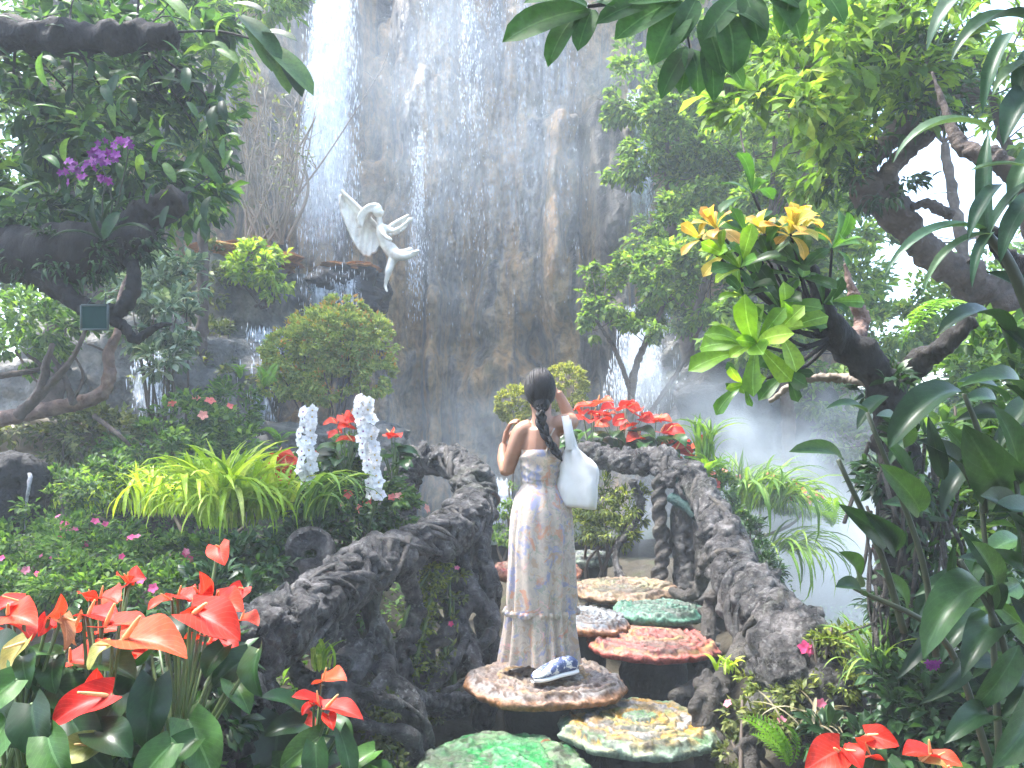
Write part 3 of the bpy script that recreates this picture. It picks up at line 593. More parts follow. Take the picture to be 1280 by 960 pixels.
# ================================================================== root railings
def gnarl(path, seed, n=90, knobs=70, strands=3, core=.6, sr=.36, kr=(.3, .55), turns=3.5):
    "thick root: a core, roots wound round it and burls; path rows are x,y,z,radius"
    mb = MB(); P4 = spline(path, n); P, r = P4[:, :3], P4[:, 3]; r2 = np.random.default_rng(seed)
    mb.add(*tube(P, r*core, 12)); T, N, B = frames(P); s = np.linspace(0, 1, n); m = n*2; t2 = np.linspace(0, 1, m); J = lambda q: np.stack([np.interp(t2, s, q[:, i]) for i in range(3)], 1); Pm, Nm, Bm, rm = J(P), J(N), J(B), np.interp(t2, s, r)
    for k in range(strands):
        ph = r2.uniform(0, 6, 4); a = 2*math.pi*(k/max(strands, 1)+turns*t2)+1.1*np.sin(t2*13+ph[0])+.5*np.sin(t2*37+ph[1]); rad = rm*(core+.1+.2*np.sin(t2*23+ph[2]))
        mb.add(*tube(Pm+(np.cos(a)*rad)[:, None]*Nm+(np.sin(a)*rad)[:, None]*Bm, rm*sr*(1+.5*np.sin(t2*n*.45+ph[3])*np.sin(t2*17+k)), 9))
    for k in range(knobs):
        i = r2.integers(1, n-1); a = r2.uniform(0, 6.28); rr2 = r[i]*r2.uniform(*kr)
        c = P[i]+(math.cos(a)*N[i]+math.sin(a)*B[i])*r[i]*(core+.18); q = np.linalg.qr(r2.normal(size=(3, 3)))[0]
        mb.add(*ball(c, (rr2*r2.uniform(.9, 1.5), rr2*.85, rr2*.75), 10, 7, q))
    return mb
def rootlets(mb, P, r, seed, k=4, wob=.5):
    r2 = np.random.default_rng(seed); n = 26; Q = spline(P, n); T, N, B = frames(Q); s = np.linspace(0, 1, n)
    for j in range(k):
        a = 6.28*j/k+s*r2.uniform(2, 6)*r2.choice([-1, 1]); w = r*wob*(1+1.6*s**2)*(1+.3*np.sin(s*8+j))
        mb.add(*tube(Q+(np.cos(a)*w)[:, None]*N+(np.sin(a)*w)[:, None]*B, r*r2.uniform(.22, .42)*(1+.4*np.sin(s*17+j*2)), 8))
    return mb
def vines(path, parent, n, seed, turns=7):
    Q = spline(path, 260); P, r = Q[:, :3], Q[:, 3]; T, N, B = frames(P); s = np.linspace(0, 1, 260); r2 = np.random.default_rng(seed)
    for k in range(n):
        i, j = sorted(r2.integers(0, 259, 2)); j = max(j, min(i+60, 259)); i = min(i, j-40); ph = r2.uniform(0, 6, 3); a = r2.choice([-1, 1])*(2*math.pi*turns*r2.uniform(.4, 1.2)*s)+ph[0]+.9*np.sin(s*23+ph[1]); rad = r*(.96+.14*np.sin(s*41+ph[2]))
        W_ = (P+(np.cos(a)*rad)[:, None]*N+(np.sin(a)*rad)[:, None]*B)[i:j]; mb = MB(); mb.add(*tube(W_, r2.uniform(.012, .026)*(1+.3*np.sin(s[i:j]*90+ph[0])), 8, rough=.25)); part('vine', mb.mesh('vine', M_rootlt if k % 3 == 0 else M_root), parent)
def burl_parts(path, parent, n, seed, sz=(.5, .9)):
    Q = spline(path, 200); P, r = Q[:, :3], Q[:, 3]; T, N, B = frames(P); r2 = np.random.default_rng(seed)
    for k in range(n):
        i = int((k+r2.random())/n*196)+2; d = r2.normal(size=3); d[2] = abs(d[2])*1.2; d[1] -= .5; d = unit(d-np.dot(d, T[i])*T[i]); rr = r[i]*r2.uniform(*sz); v, f = ball((0, 0, 0), 1, 26, 18, np.linalg.qr(r2.normal(size=(3, 3)))[0])
        q = v*1.6+k*3.7; v = v*(1+.28*fbm(q, 3, seed)-.45*(worley(q*1.25, seed+k)-.5)-.1*np.abs(fbm(q*3.5, 3, seed+3)))[:, None]*rr*r2.uniform(.75, 1.25, 3)
        part('burl', mk('burl', v+P[i]+d*r[i]*.62, f, M_root), parent)
def P4(x, y, d, r): return np.append(px(x, y, d), r)
def rootpart(name, mb, parent, vox=.014, amp=.012, seed=0, mat=None):
    me = remesh(mb, vox*(.72 if name == 'rail' else .95), 0, name, mat or M_root); rough(me, amp*.9, 6, 2, seed); burls(me, amp*.9, 9, seed+2, .4); rough(me, amp*.75, 22, 4, seed+4, True); return part(name, me, parent)
LR = thing('root_railing', 'gnarled grey root-like handrail winding up the left side of the stepping stones', 'railing', (-.5, 4.2, .1), 'root railings')
main = [P4(243, 985, 2.75, .125), P4(262, 890, 2.85, .135), P4(292, 822, 3.0, .13), P4(345, 790, 3.25, .118), P4(400, 752, 3.6, .105), P4(450, 718, 4.0, .118), P4(505, 690, 4.4, .11), P4(560, 664, 4.85, .115), P4(592, 640, 5.25, .135), P4(596, 606, 5.65, .12), P4(573, 583, 6.0, .105), P4(538, 574, 6.2, .1), P4(508, 584, 6.2, .11), P4(500, 620, 6.15, .12), P4(504, 668, 6.1, .12)]
rootpart('rail', gnarl(main, 5, 170, 190, 4, .46, .40, (.34, .7), 6), LR, .013, .012, 2)
vines(main, LR, 20, 5); burl_parts(main, LR, 46, 3)
for k, (pts, r, nr) in enumerate([
    ([px(593, 660, 5.15), px(588, 730, 5.0), px(598, 790, 4.9), px(585, 850, 4.75), px(560, 890, 4.6)], .13, 6),
    ([px(545, 680, 4.85), px(540, 750, 4.8), px(556, 810, 4.7), px(540, 880, 4.5)], .10, 5),
    ([px(452, 735, 4.0), px(450, 800, 3.95), px(470, 860, 3.85), px(468, 930, 3.7), px(455, 985, 3.6)], .12, 6),
    ([px(400, 770, 3.6), px(378, 830, 3.6), px(430, 860, 3.6), px(480, 905, 3.7), px(500, 960, 3.7)], .09, 4),
    ([px(300, 840, 3.0), px(310, 900, 3.0), px(290, 990, 2.95)], .13, 5)]):
    mb = MB(); rootlets(mb, pts, r*.95, 60+k, nr, .8); rootpart('post', mb, LR, .012, .008, k)
for k, pts in enumerate([[P4(345, 812, 3.2, .05), P4(330, 860, 3.15, .045), P4(352, 905, 3.2, .05), P4(400, 900, 3.4, .055), P4(430, 830, 3.7, .05), P4(465, 810, 3.9, .045)],
                         [P4(505, 700, 4.4, .05), P4(520, 760, 4.5, .05), P4(500, 830, 4.4, .055), P4(528, 880, 4.4, .05), P4(585, 890, 4.5, .035)],
                         [P4(600, 690, 5.0, .045), P4(612, 740, 4.95, .045), P4(604, 800, 4.9, .05), P4(620, 850, 4.8, .04)],
                         [P4(440, 890, 3.8, .06), P4(500, 870, 4.1, .055), P4(560, 880, 4.3, .05), P4(600, 862, 4.5, .04)]]):
    mb = gnarl(pts, 90+k, 46, 30, 1, .8, .4, (.3, .6), 2.5); rootpart('root', mb, LR, .012, .006, k, M_root)
# coiled knot behind the rail
mb = MB()
for k in range(3):
    a = np.linspace(0, 6.6, 34)+k; c = px(388, 692, 4.25); mb.add(*tube(np.stack([c[0]+(.105-.022*k)*np.cos(a), c[1]+.03*np.sin(a*2), c[2]+(.12-.026*k)*np.sin(a)-.01*k], 1), .03, 8))
mb.add(*ball(px(386, 720, 4.25), (.14, .1, .1))); rootpart('knot', mb, LR, .011, .006, 4)
RR_ = thing('root_railing', 'knobbly grey-brown root-like handrail descending along the right side of the stones', 'railing', (1.2, 5, .3), 'root railings')
main = [P4(722, 562, 6.75, .06), P4(752, 572, 6.6, .085), P4(790, 576, 6.4, .09), P4(835, 586, 6.2, .10), P4(866, 606, 5.9, .10), P4(890, 640, 5.6, .105), P4(908, 682, 5.2, .125), P4(922, 722, 4.85, .13), P4(945, 764, 4.45, .15), P4(975, 800, 4.1, .165), P4(1008, 830, 3.85, .18), P4(1030, 880, 3.65, .19)]
rootpart('rail', gnarl(main, 15, 140, 190, 4, .46, .40, (.34, .72), 5.5), RR_, .013, .012, 8)
vines(main, RR_, 12, 6, 6); burl_parts(main, RR_, 44, 4)
mb = MB(); P = spline([px(826, 596, 6.15), px(824, 640, 6.1), px(828, 690, 6.05), px(822, 728, 6.0)], 60); T, N, B = frames(P); s = np.linspace(0, 1, 60); mb.add(*tube(P, .04, 10))
for k in range(2):
    a = s*6.28*3.6+k*3.14+.4*np.sin(s*9); mb.add(*tube(P+(np.cos(a)*.034)[:, None]*N+(np.sin(a)*.034)[:, None]*B, .03*(1+.25*np.sin(s*29+k)), 10))
tag(rootpart('post', mb, RR_, .010, .006, 3, M_rootlt), 'twisted rope-like post')
mb = MB(); mb.add(*tube(spline([px(862, 615, 6.1), px(858, 660, 6.1), px(862, 735, 6.0)], 16), [.12]*16, 12)); mb.add(*tube(spline([px(890, 650, 5.9), px(893, 700, 5.8), px(890, 760, 5.6)], 16), [.14]*16, 12)); rootpart('post', mb, RR_, .018, .02, 6, M_ped)
for k, pts in enumerate([[P4(905, 690, 5.1, .05), P4(884, 700, 5.15, .05), P4(880, 725, 5.2, .045), P4(862, 745, 5.3, .045), P4(838, 738, 5.5, .03)],
                         [P4(915, 730, 4.8, .05), P4(890, 750, 4.9, .05), P4(884, 800, 4.75, .055), P4(878, 850, 4.5, .05), P4(840, 872, 4.35, .04)],
                         [P4(935, 800, 4.2, .07), P4(905, 850, 4.0, .065), P4(882, 880, 3.85, .07), P4(880, 930, 3.75, .06), P4(886, 990, 3.65, .06)],
                         [P4(960, 850, 4.0, .05), P4(950, 890, 3.8, .05), P4(938, 930, 3.6, .05), P4(936, 990, 3.5, .05)],
                         [P4(790, 600, 6.3, .04), P4(800, 640, 6.3, .035), P4(770, 690, 6.2, .03), P4(778, 728, 6.1, .03)]]):
    mb = gnarl(pts, 190+k, 46, 26, 0, .9, .35, (.3, .6), 2.5); rootpart('root', mb, RR_, .012, .005, k, M_rootlt if k != 4 else M_root)
mb = MB(); r2 = np.random.default_rng(4)                               # rough stump where the right rail meets the bed
for k in range(26): mb.add(*ball(px(r2.uniform(965, 1050), r2.uniform(800, 905), r2.uniform(3.5, 3.9)), r2.uniform(.06, .15, 3)))
rootpart('stump', mb, RR_, .018, .03, 9)
mb = MB()                                                              # green-blue glazed pieces near the bend
mb.add(*tube(spline([px(842, 588, 6.02), px(852, 604, 5.95), px(862, 616, 5.85)], 10), [.04]*10, 8)); mb.add(*tube(spline([px(838, 622, 6.0), px(858, 632, 5.9), px(872, 645, 5.8)], 10), [.045]*10, 8))
M_glaze = m_noise('green_glaze', [(.3, (.01, .025, .024)), (.6, (.02, .055, .05)), (.8, (.06, .06, .055))], 14, 5, .7, .8, .02, spec=.2)
part('glazed_root', rough(remesh(mb, .012, 2, 'glazed_root', M_glaze), .008, 15), RR_)

fl = thing('fallen_leaf', 'small brown fallen leaf on the green stepping stone', 'leaf', px(676, 934, 3.55)); M_brn = m_leaf('brown_leaf', [(0, (.12, .05, .02)), (1, (.16, .07, .03))], .2, .6); part('leaf_blade', leaf_mesh('oblong', .5, M_brn, .6, .2), fl, orient(px(676, 932, 3.52)+V(0, 0, .012), V(1, .3, 0), V(0, 0, 1), .05, .05, .05))
# ================================================================== woman on the stepping stone, seen from behind
M_skin, t_, nw, L = mat_new('skin'); c = coords(nw, L); n1 = noise_n(nw, L, 14, 4, c); r1 = ramp(nw, [(.3, (.27, .13, .078)), (.7, (.36, .19, .12))]); L(n1.outputs[0], r1.inputs[0])
nb = noise_n(nw, L, 160, 3, c); finish(nw, L, r1.outputs[0], .45, nb.outputs[0], .08, .002, .4, sss=.15)
M_hair, t_, nw, L = mat_new('hair'); c = coords(nw, L, 'Object', (1, 1, .12)); n1 = noise_n(nw, L, 110, 3, c); r1 = ramp(nw, [(.35, (.006, .0055, .006)), (.7, (.022, .018, .017))]); L(n1.outputs[0], r1.inputs[0])
finish(nw, L, r1.outputs[0], .5, n1.outputs[0], .6, .004, .22)
M_dress, t_, nw, L = mat_new('floral_dress'); c = coords(nw, L)
base = (.5, .415, .335); col = None
vec = nw('ShaderNodeVectorMath'); vec.operation = 'ADD'; nd = noise_n(nw, L, 9, 3, c); sc_ = nw('ShaderNodeVectorMath'); sc_.operation = 'SCALE'; sc_.inputs['Scale'].default_value = .12; L(nd.outputs['Color'], sc_.inputs[0]); L(c, vec.inputs[0]); L(sc_.outputs[0], vec.inputs[1]); wv = vec.outputs[0]
prev = nw('ShaderNodeRGB'); prev.outputs[0].default_value = (*base, 1); prev = prev.outputs[0]
for sc_k, lo, hi, cc, off in ((30, .53, .6, (.43, .36, .31), 0), (22, .57, .64, (.38, .3, .26), 23), (13, .58, .64, (.24, .26, .4), 3.3), (11, .60, .66, (.52, .24, .14), 7.1), (17, .6, .66, (.42, .29, .19), 11.7), (34, .6, .66, (.3, .31, .24), 15), (9, .66, .7, (.7, .4, .38), 19)):
    mp = nw('ShaderNodeMapping'); mp.inputs['Location'].default_value = (off, off*.7, off*1.3); mp.inputs['Scale'].default_value = (1, 1, .75); L(wv, mp.inputs['Vector'])
    n = noise_n(nw, L, sc_k, 4, mp.outputs[0], .6, .8); r = ramp(nw, [(lo-.03, (0,)*3), (hi-.03, (.85,)*3)]); L(n.outputs[0], r.inputs[0])
    mx = nw('ShaderNodeMix'); mx.data_type = 'RGBA'; mx.inputs['B'].default_value = (*cc, 1); L(r.outputs[0], mx.inputs['Factor']); L(prev, mx.inputs['A']); prev = mx.outputs['Result']
nb = noise_n(nw, L, 300, 2, c); p, o_ = finish(nw, L, prev, .8, nb.outputs[0], .15, .001, .3, sheen=.2)
tr = nw('ShaderNodeBsdfTranslucent'); L(prev, tr.inputs[0]); ms = nw('ShaderNodeMixShader'); ms.inputs[0].default_value = .18; L(p.outputs[0], ms.inputs[1]); L(tr.outputs[0], ms.inputs[2]); L(ms.outputs[0], o_.inputs['Surface'])
M_canvas = m_noise('white_canvas', [(.3, (.56, .54, .51)), (.7, (.66, .64, .61))], 8, 4, .85, .25, .004, 90)
M_sole = m_plain('white_rubber', (.72, .72, .7), .6)
M_shoe = m_noise('blue_patterned_shoe', [(.4, (.05, .07, .16)), (.5, (.12, .15, .28)), (.56, (.6, .6, .58)), (.7, (.66, .66, .64))], 30, 3, .7, .3, .003)
DW = 4.2
def pw(x, y, dd=0.): return px(x, y, DW)+V(0, dd, 0)
WO = thing('person', 'woman in a long pale floral dress with a black ponytail, seen from behind', 'person', px(690, 838, DW))
mb = MB()
def limb(pts, rad, n=14): mb.add(*tube(spline(pts, n), spline(np.array(rad)[:, None], n)[:, 0], 14))
neck, headc = pw(677, 523, -.01), pw(676, 489, .02)
pel, wst, chs = pw(676, 645), pw(675, 603), pw(677, 560)
def ell(c, r, k=16): mb.add(*ball(c, r, k, 12))
limb([pel, wst, pw(676, 580), chs, pw(677, 537)], [.12, .085, .085, .095, .085], 20)
ell(pel, (.135, .11, .13)); ell(pw(677, 552), (.098, .088, .09)); ell(pw(677, 539), (.125, .062, .05))
limb([pw(677, 545), neck, pw(677, 506, .02)], [.075, .052, .055])
ell(headc, (.072, .088, .098)); ell(pw(676, 505, .075), (.055, .05, .055))                        # skull, jaw
ell(pw(676, 493, .115), (.012, .018, .02), 8)                                                       # nose
for s in (-1, 1): ell(headc+V(.073*s, .0, -.01), (.01, .02, .03), 8); ell(headc+V(.03*s, .085, .01), (.013, .008, .01), 8)
ell(headc+V(0, .09, -.05), (.024, .012, .008), 8)
# left arm: hangs to the elbow, forearm folded up, hand by the shoulder
shl, ell_, wrl = pw(652, 541), pw(634, 590, .03), pw(629, 556, .13)
limb([pw(664, 535), shl, pw(643, 562, .0), ell_], [.05, .052, .043, .036]); limb([ell_, pw(629, 574, .09), wrl], [.038, .034, .024])
# right arm: upper arm lifted forward, forearm up to the face
shr, elr, wrr = pw(706, 529), pw(717, 523, .20), pw(700, 487, .20)
limb([pw(690, 533), shr, pw(715, 527, .1), elr], [.05, .05, .043, .036]); limb([elr, pw(709, 505, .21), wrr], [.036, .032, .023])
def hand(w, d, side, up):
    d = unit(d); side = unit(np.asarray(side)-np.dot(side, d)*d); nrm = np.cross(d, side); palm = w+d*.05
    mb.add(*ball(palm, 1, 12, 9, np.stack([side*.034, d*.05, nrm*.015], 1)))
    for k, (o_, l) in enumerate(((-.026, .065), (-.009, .075), (.009, .07), (.025, .055))):
        b = w+d*.09+side*o_; mb.add(*tube(spline([b-d*.02, b+d*l*.45+nrm*.008, b+d*l*.75+nrm*.03, b+d*l*.8+nrm*.052], 10), np.linspace(.0095, .0075, 10), 7))
    b = w+d*.03-side*.026; mb.add(*tube(spline([b, b-side*.022+d*.022+nrm*.01, b-side*.025+d*.05+nrm*.022], 8), np.linspace(.012, .009, 8), 7))
hand(wrl, (.25, -.1, 1), (-.15, -1, 0), 0); hand(wrr, (-.55, .12, .6), (.2, .9, .1), 0)
# legs under the dress
limb([pw(664, 650), pw(664, 735, .05), pw(667, 826, .10)], [.1, .062, .038]); limb([pw(690, 650), pw(694, 735), pw(700, 818, -.02)], [.1, .062, .036])
part('body', remesh(mb, .0068, 3, 'body', M_skin), WO)
# hair: combed from the crown to the nape, then a plait falling to the right
HC = pw(675, 486, -.002); HR = V(.079, .092, .108); nape = pw(676, 510, -.07); mb = MB()
mb.add(*ball(HC, HR*.97, 28, 20)); mb.add(*ball(pw(676.5, 506, -.055), (.044, .04, .045), 16, 12))
cap = remesh(mb, .007, 2, 'hair', M_hair); H = part('hair', cap, WO)
mb = MB(); r2 = np.random.default_rng(3)
for k in range(330):
    a0 = r2.uniform(-math.pi, math.pi); el = r2.uniform(.25, 1.35) if k % 3 else r2.uniform(-.15, .4); d0 = V(math.sin(a0)*math.cos(el), -math.cos(a0)*math.cos(el)*.99, math.sin(el))
    if d0[1] > .55 and d0[2] < .55: continue
    pts = []
    for t in np.linspace(0, 1, 11):
        e = unit(nape-HC); d = unit(d0*(1-t)+e*t*1.05+V(0, -.12, .03)*math.sin(t*3.14)); pts.append(HC+d*HR*(1.005+.012*math.sin(t*3.14)+.004*r2.normal()) if t < .93 else nape+r2.normal(size=3)*.012)
    mb.add(*tube(spline(pts, 18), np.linspace(.0035, .0045, 18)*r2.uniform(.7, 1.2), 5))
tag(part('hair_strands', mb.mesh('hair_strands', M_hair), H), kind='stuff')
n = 90; tail = spline([pw(676, 510, -.075), pw(675, 522, -.095), pw(678, 537, -.108), pw(685, 552, -.12), pw(693, 564, -.126), pw(701, 576, -.122)], n); s = np.linspace(0, 1, n); wd = np.interp(s, [0, .08, .2, .6, .88, 1], [.024, .021, .024, .02, .015, .003])
T, N, B = frames(tail); sd_ = unit_rows(np.cross(T, V(0, 1, 0))); bk = np.cross(sd_, T); mb = MB()
for k in range(3):
    ph = s*6.28*2.3+k*2.0944+.5*np.sin(s*7)
    for j in range(7):
        o_ = r2.normal(size=2)*.42; mb.add(*tube(tail+(np.sin(ph)*.62+o_[0]*.5)[:, None]*sd_*wd[:, None]+(np.sin(2*ph)*.34+o_[1]*.6)[:, None]*bk*wd[:, None], wd*.34, 6))
part('plait', mb.mesh('plait', M_hair), H)
mb = MB()
for k in range(26):
    a = HC+V(r2.uniform(-.08, .08), -.05, r2.uniform(-.05, .1)); a = HC+unit(a-HC)*HR; e = a+V(np.sign(a[0]-HC[0])*r2.uniform(.005, .02), -.015, -r2.uniform(.03, .08)); mb.add(*tube(spline([a, (a+e)/2+V(.006, 0, .01), e], 6), .0007, 3))
part('loose_hair', mb.mesh('loose_hair', M_hair), H)
# dress: gathered top, skirt with folds, ruffled tier at the hem
def ring(y, x0, x1, b, amp, nf, seed, dy=0., gather=0.):
    a = np.arange(132)*2*math.pi/132; cx, hw = (x0+x1)/2, (x1-x0)/2*DW/1000
    f = amp*(np.sin(a*nf*.7+2.6*np.sin(a*2+seed)+1.5*np.sin(a*5))*.5+.3*np.sin(a*nf*1.3+seed*2+2*np.sin(a*3+y*.012))+.2*np.sin(a*3+y*.02))
    c = px(cx, y, DW); return np.stack([c[0]+(hw+f)*np.cos(a), c[1]+dy+(b+f)*np.sin(a), c[2]+gather*np.sin(a*nf*2)], 1)
def loft(name, rows, mat, close=False):
    v = np.concatenate(rows); n = fbm(v*np.array([26, 26, 9]), 3, 5)
    return mkq(name, v, gridq(len(rows), 132, True), mat)
key = np.array([[562, 652, 703, .118, .001], [570, 650, 703, .118, .002], [585, 652, 701, .11, .003], [599, 653, 699, .102, .004], [604, 653.5, 698.5, .099, .001], [609, 652, 700, .104, .005], [622, 645, 709, .125, .008], [640, 641, 714, .142, .008], [670, 638, 716, .148, .012], [710, 637, 717, .15, .017], [745, 636, 717, .15, .022], [763, 636, 716, .15, .022]])
rows = [ring(r[0], r[1], r[2], r[3], r[4], 11, 1.) for r in spline(key, 46)]; rows = [r+V(0, 0, .008)*np.sin(np.arange(132)*2*math.pi/132)[:, None]*0 for r in rows]
me = loft('dress', rows, M_dress); v = getv(me); zt = px(0, 604, DW)[2]
wr = sstep(zt-.01, zt+.04, v[:, 2])*.006*np.sin(v[:, 2]*150+5*vnoise(v*7)*2)+.005*fbm(v*np.array([18, 18, 5.]), 3, 4)*sstep(zt+.02, zt-.1, v[:, 2]); setv(me, v+norms(me)*wr[:, None]); D = part('dress', me, WO)
key = np.array([[761, 635, 717, .152, .020], [766, 635, 718, .155, .028], [780, 634, 719, .16, .026], [800, 632, 722, .168, .03], [816, 630, 724, .174, .034], [824, 629, 725, .176, .036]])
part('hem_ruffle', loft('hem_ruffle', [ring(r[0], r[1], r[2], r[3], r[4], 17, 2.3, gather=.004) for r in spline(key, 16)], M_dress), D)
key = np.array([[759, 633, 718, .158, .026], [763, 631, 720, .163, .03], [767, 633, 718, .158, .026]]); part('frill', loft('frill', [ring(r[0], r[1], r[2], r[3], r[4], 30, 1.1) for r in spline(key, 6)], M_dress), D)
mb = MB(); mb.add(*tube(spline([pw(692, 536, -.085), pw(687, 545, -.098), pw(684, 555, -.112), pw(682, 566, -.12)], 10), .004, 6)); part('shoulder_strap', mb.mesh('shoulder_strap', M_dress), D)
# shoes
def shoe(name, heel, toe, lift):
    heel, toe = np.asarray(heel), np.asarray(toe); d = unit(toe-heel); up = unit(V(0, 0, 1)-d[2]*d); sd_ = np.cross(d, up); Ls = np.linalg.norm(toe-heel)
    t = np.linspace(0, 1, 12); w = np.interp(t, [0, .1, .4, .7, .9, 1], [.03, .04, .037, .05, .043, .016]); h = np.interp(t, [0, .08, .3, .5, .75, 1], [.07, .088, .095, .08, .058, .03])
    a = np.arange(14)*2*math.pi/14
    def sk(wf, lo, hi):
        rows = []
        for k in range(12):
            c = heel+d*Ls*t[k]; rows.append(np.array([c+sd_*w[k]*wf*math.copysign(abs(math.cos(x))**.6, math.cos(x))+up*(lo(k)+(hi(k)-lo(k))*(.5+.5*math.copysign(abs(math.sin(x))**.6, math.sin(x)))) for x in a]))
        v = np.concatenate(rows); f = gridq(12, 14, True).tolist()+[tuple(range(14)), tuple(range(11*14, 12*14))[::-1]]; return v, f
    o = part(name, mk(name, *sk(.96, lambda k: .018, lambda k: h[k]), M_shoe), WO); part('sole', mk('sole', *sk(1.08, lambda k: 0, lambda k: .024), M_sole), o)
zs = px(0, 838, DW)[2]
p0 = px(720, 826, 4.06); p1 = px(668, 836, 3.94); shoe('shoe', V(p0[0], p0[1], zs+.03), V(p1[0]-.01, p1[1], zs+.012), 0)
shoe('shoe', px(666, 828, 4.26), px(664, 822, 4.5), 0)
# tote bag on her right shoulder
TB = thing('tote_bag', 'plain white canvas tote bag hanging from the right shoulder of the woman', 'bag', px(720, 630, 4.1))
key = spline(np.array([[552, 707, 716, .012], [560, 704, 724, .02], [568, 701, 733, .03], [578, 697.5, 743.5, .042], [592, 695, 746, .05], [608, 694, 745.5, .052], [622, 695, 744.5, .048], [630, 697, 743, .04], [633.5, 699, 742, .02]]), 40); rows = []
for r in key:
    a = np.arange(72)*2*math.pi/72; cx, hw = (r[1]+r[2])/2, (r[2]-r[1])/2*.0042; c = px(cx, r[0], 4.2); ca, sa = np.cos(a), np.sin(a)
    X_ = hw*np.sign(ca)*np.abs(ca)**.55; Y_ = r[3]*np.sign(sa)*np.abs(sa)**1.15; rows.append(np.stack([c[0]+X_, c[1]-.055+Y_-X_*.3, np.full(72, c[2])-X_*.05-np.maximum(0, X_)*.25*(1-sstep(552, 585, r[0]))], 1))
me = mk('bag_body', np.concatenate(rows), gridq(40, 72, True).tolist()+[tuple(range(39*72, 40*72)), tuple(range(72))[::-1]], M_canvas); v = getv(me); at_ = px(710, 548, 4.15); an = np.arctan2(v[:, 0]-at_[0], at_[2]-v[:, 2]+.02); ds = np.hypot(v[:, 0]-at_[0], v[:, 2]-at_[2])
setv(me, v+norms(me)*(.006*np.sin(an*16+2.5*vnoise(v*6))*np.exp(-ds*3.2)+.007*fbm(v*np.array([9, 9, 5]), 3, 9)+.003*fbm(v*np.array([34, 34, 14]), 3, 19))[:, None]); part('bag_body', me, TB)
def strap(pts, w):
    P = spline(pts, 26); Q = np.stack([P+V(1, .15, 0)*w*s_+V(0, 1, 0)*t_ for s_, t_ in ((-.5, -.002), (-.2, -.005), (.2, -.005), (.5, -.002), (.5, .003), (-.5, .003))], 1); return Q.reshape(-1, 3), gridq(26, 6, True).tolist()
part('strap', mk('strap', *strap([pw(711, 562, -.075), pw(709, 545, -.082), pw(707, 530, -.068), pw(706, 520.5, -.03), pw(706, 519, .02), pw(708, 530, .06), pw(713, 556, .0)], .04), M_canvas), TB)
part('strap', mk('strap', *strap([pw(718, 564, -.06), pw(713, 546, -.066), pw(710, 531, -.05), pw(709, 521, -.015), pw(709, 520, .03), pw(712, 532, .07), pw(719, 560, .01)], .034), M_canvas), TB)
# ================================================================== winged statue
M_statue = m_noise('weathered_white_stone', [(.3, (.36, .31, .25)), (.5, (.58, .55, .48)), (.75, (.7, .68, .62))], 7, 7, .6, .4, .01)
DS = 10.9
def ps(x, y, dd=0.): return px(x, y, DS)+V(0, dd, 0)
ST = thing('fairy_statue', 'white stone statue of a winged fairy leaping from the ledge beside the waterfall', 'statue', ps(470, 335))
mb = MB()
limb([ps(497, 322), ps(488, 312), ps(479, 301), ps(478, 289), ps(476, 282)], [0.088, 0.092, 0.071, 0.085, 0.061], 16)
limb([ps(476, 284), ps(474, 272)], [0.037, 0.034], 6); ell(ps(472, 264, -.02), (.068, .075, .088)); ell(ps(477, 267, -.04), (.04, .045, .05)); ell(ps(480.5, 266, -.06), (.014, .016, .016), 8)
limb([ps(481, 284), ps(494, 291, -.1), ps(503, 288, -.15), ps(514, 281, -.2)], [0.041, 0.034, 0.029, 0.020]); ell(ps(515, 280, -.2), (.04, .03, .03)); limb([ps(515, 281, -.2), ps(519, 278, -.22)], [0.010, 0.007], 5)
limb([ps(477, 286, -.08), ps(483, 298, -.16), ps(492, 305, -.2)], [.038, .032, .022])
limb([ps(494, 319, -.05), ps(506, 324, -.2), ps(514, 325, -.25), ps(525, 322, -.3)], [0.082, 0.065, 0.051, 0.031]); limb([ps(520, 322, -.3), ps(528, 321, -.34)], [0.027, 0.017], 6)
limb([ps(492, 320), ps(508, 318, -.1), ps(516, 315, -.15)], [0.075, 0.054, 0.034])
limb([ps(492, 322), ps(488, 338, -.1), ps(485, 350, -.08), ps(482, 360, -.05)], [0.068, 0.051, 0.037, 0.024]); limb([ps(482, 358, -.05), ps(486, 367, -.14)], [0.024, 0.017], 6)
part('figure', rough(remesh(mb, .012, 2, 'figure', M_statue), .006, 12), ST)
mb = MB(); r2 = np.random.default_rng(8)
for k in range(12):
    a = ps(472+r2.uniform(-6, 3), 261+r2.uniform(-5, 3), r2.uniform(-.08, .08)); mb.add(*tube(spline([a, a+V(-.1, 0, -.02), a+V(-.2+r2.uniform(-.04, .05), .05, -.14), a+V(-.22+r2.uniform(-.06, .06), .05, -.26)], 12), np.linspace(.036, .01, 12), 8))
mb.add(*ball(ps(471, 261.5), (.075, .08, .075), 14, 10)); part('hair', remesh(mb, .017, 1, 'hair', M_statue), ST)
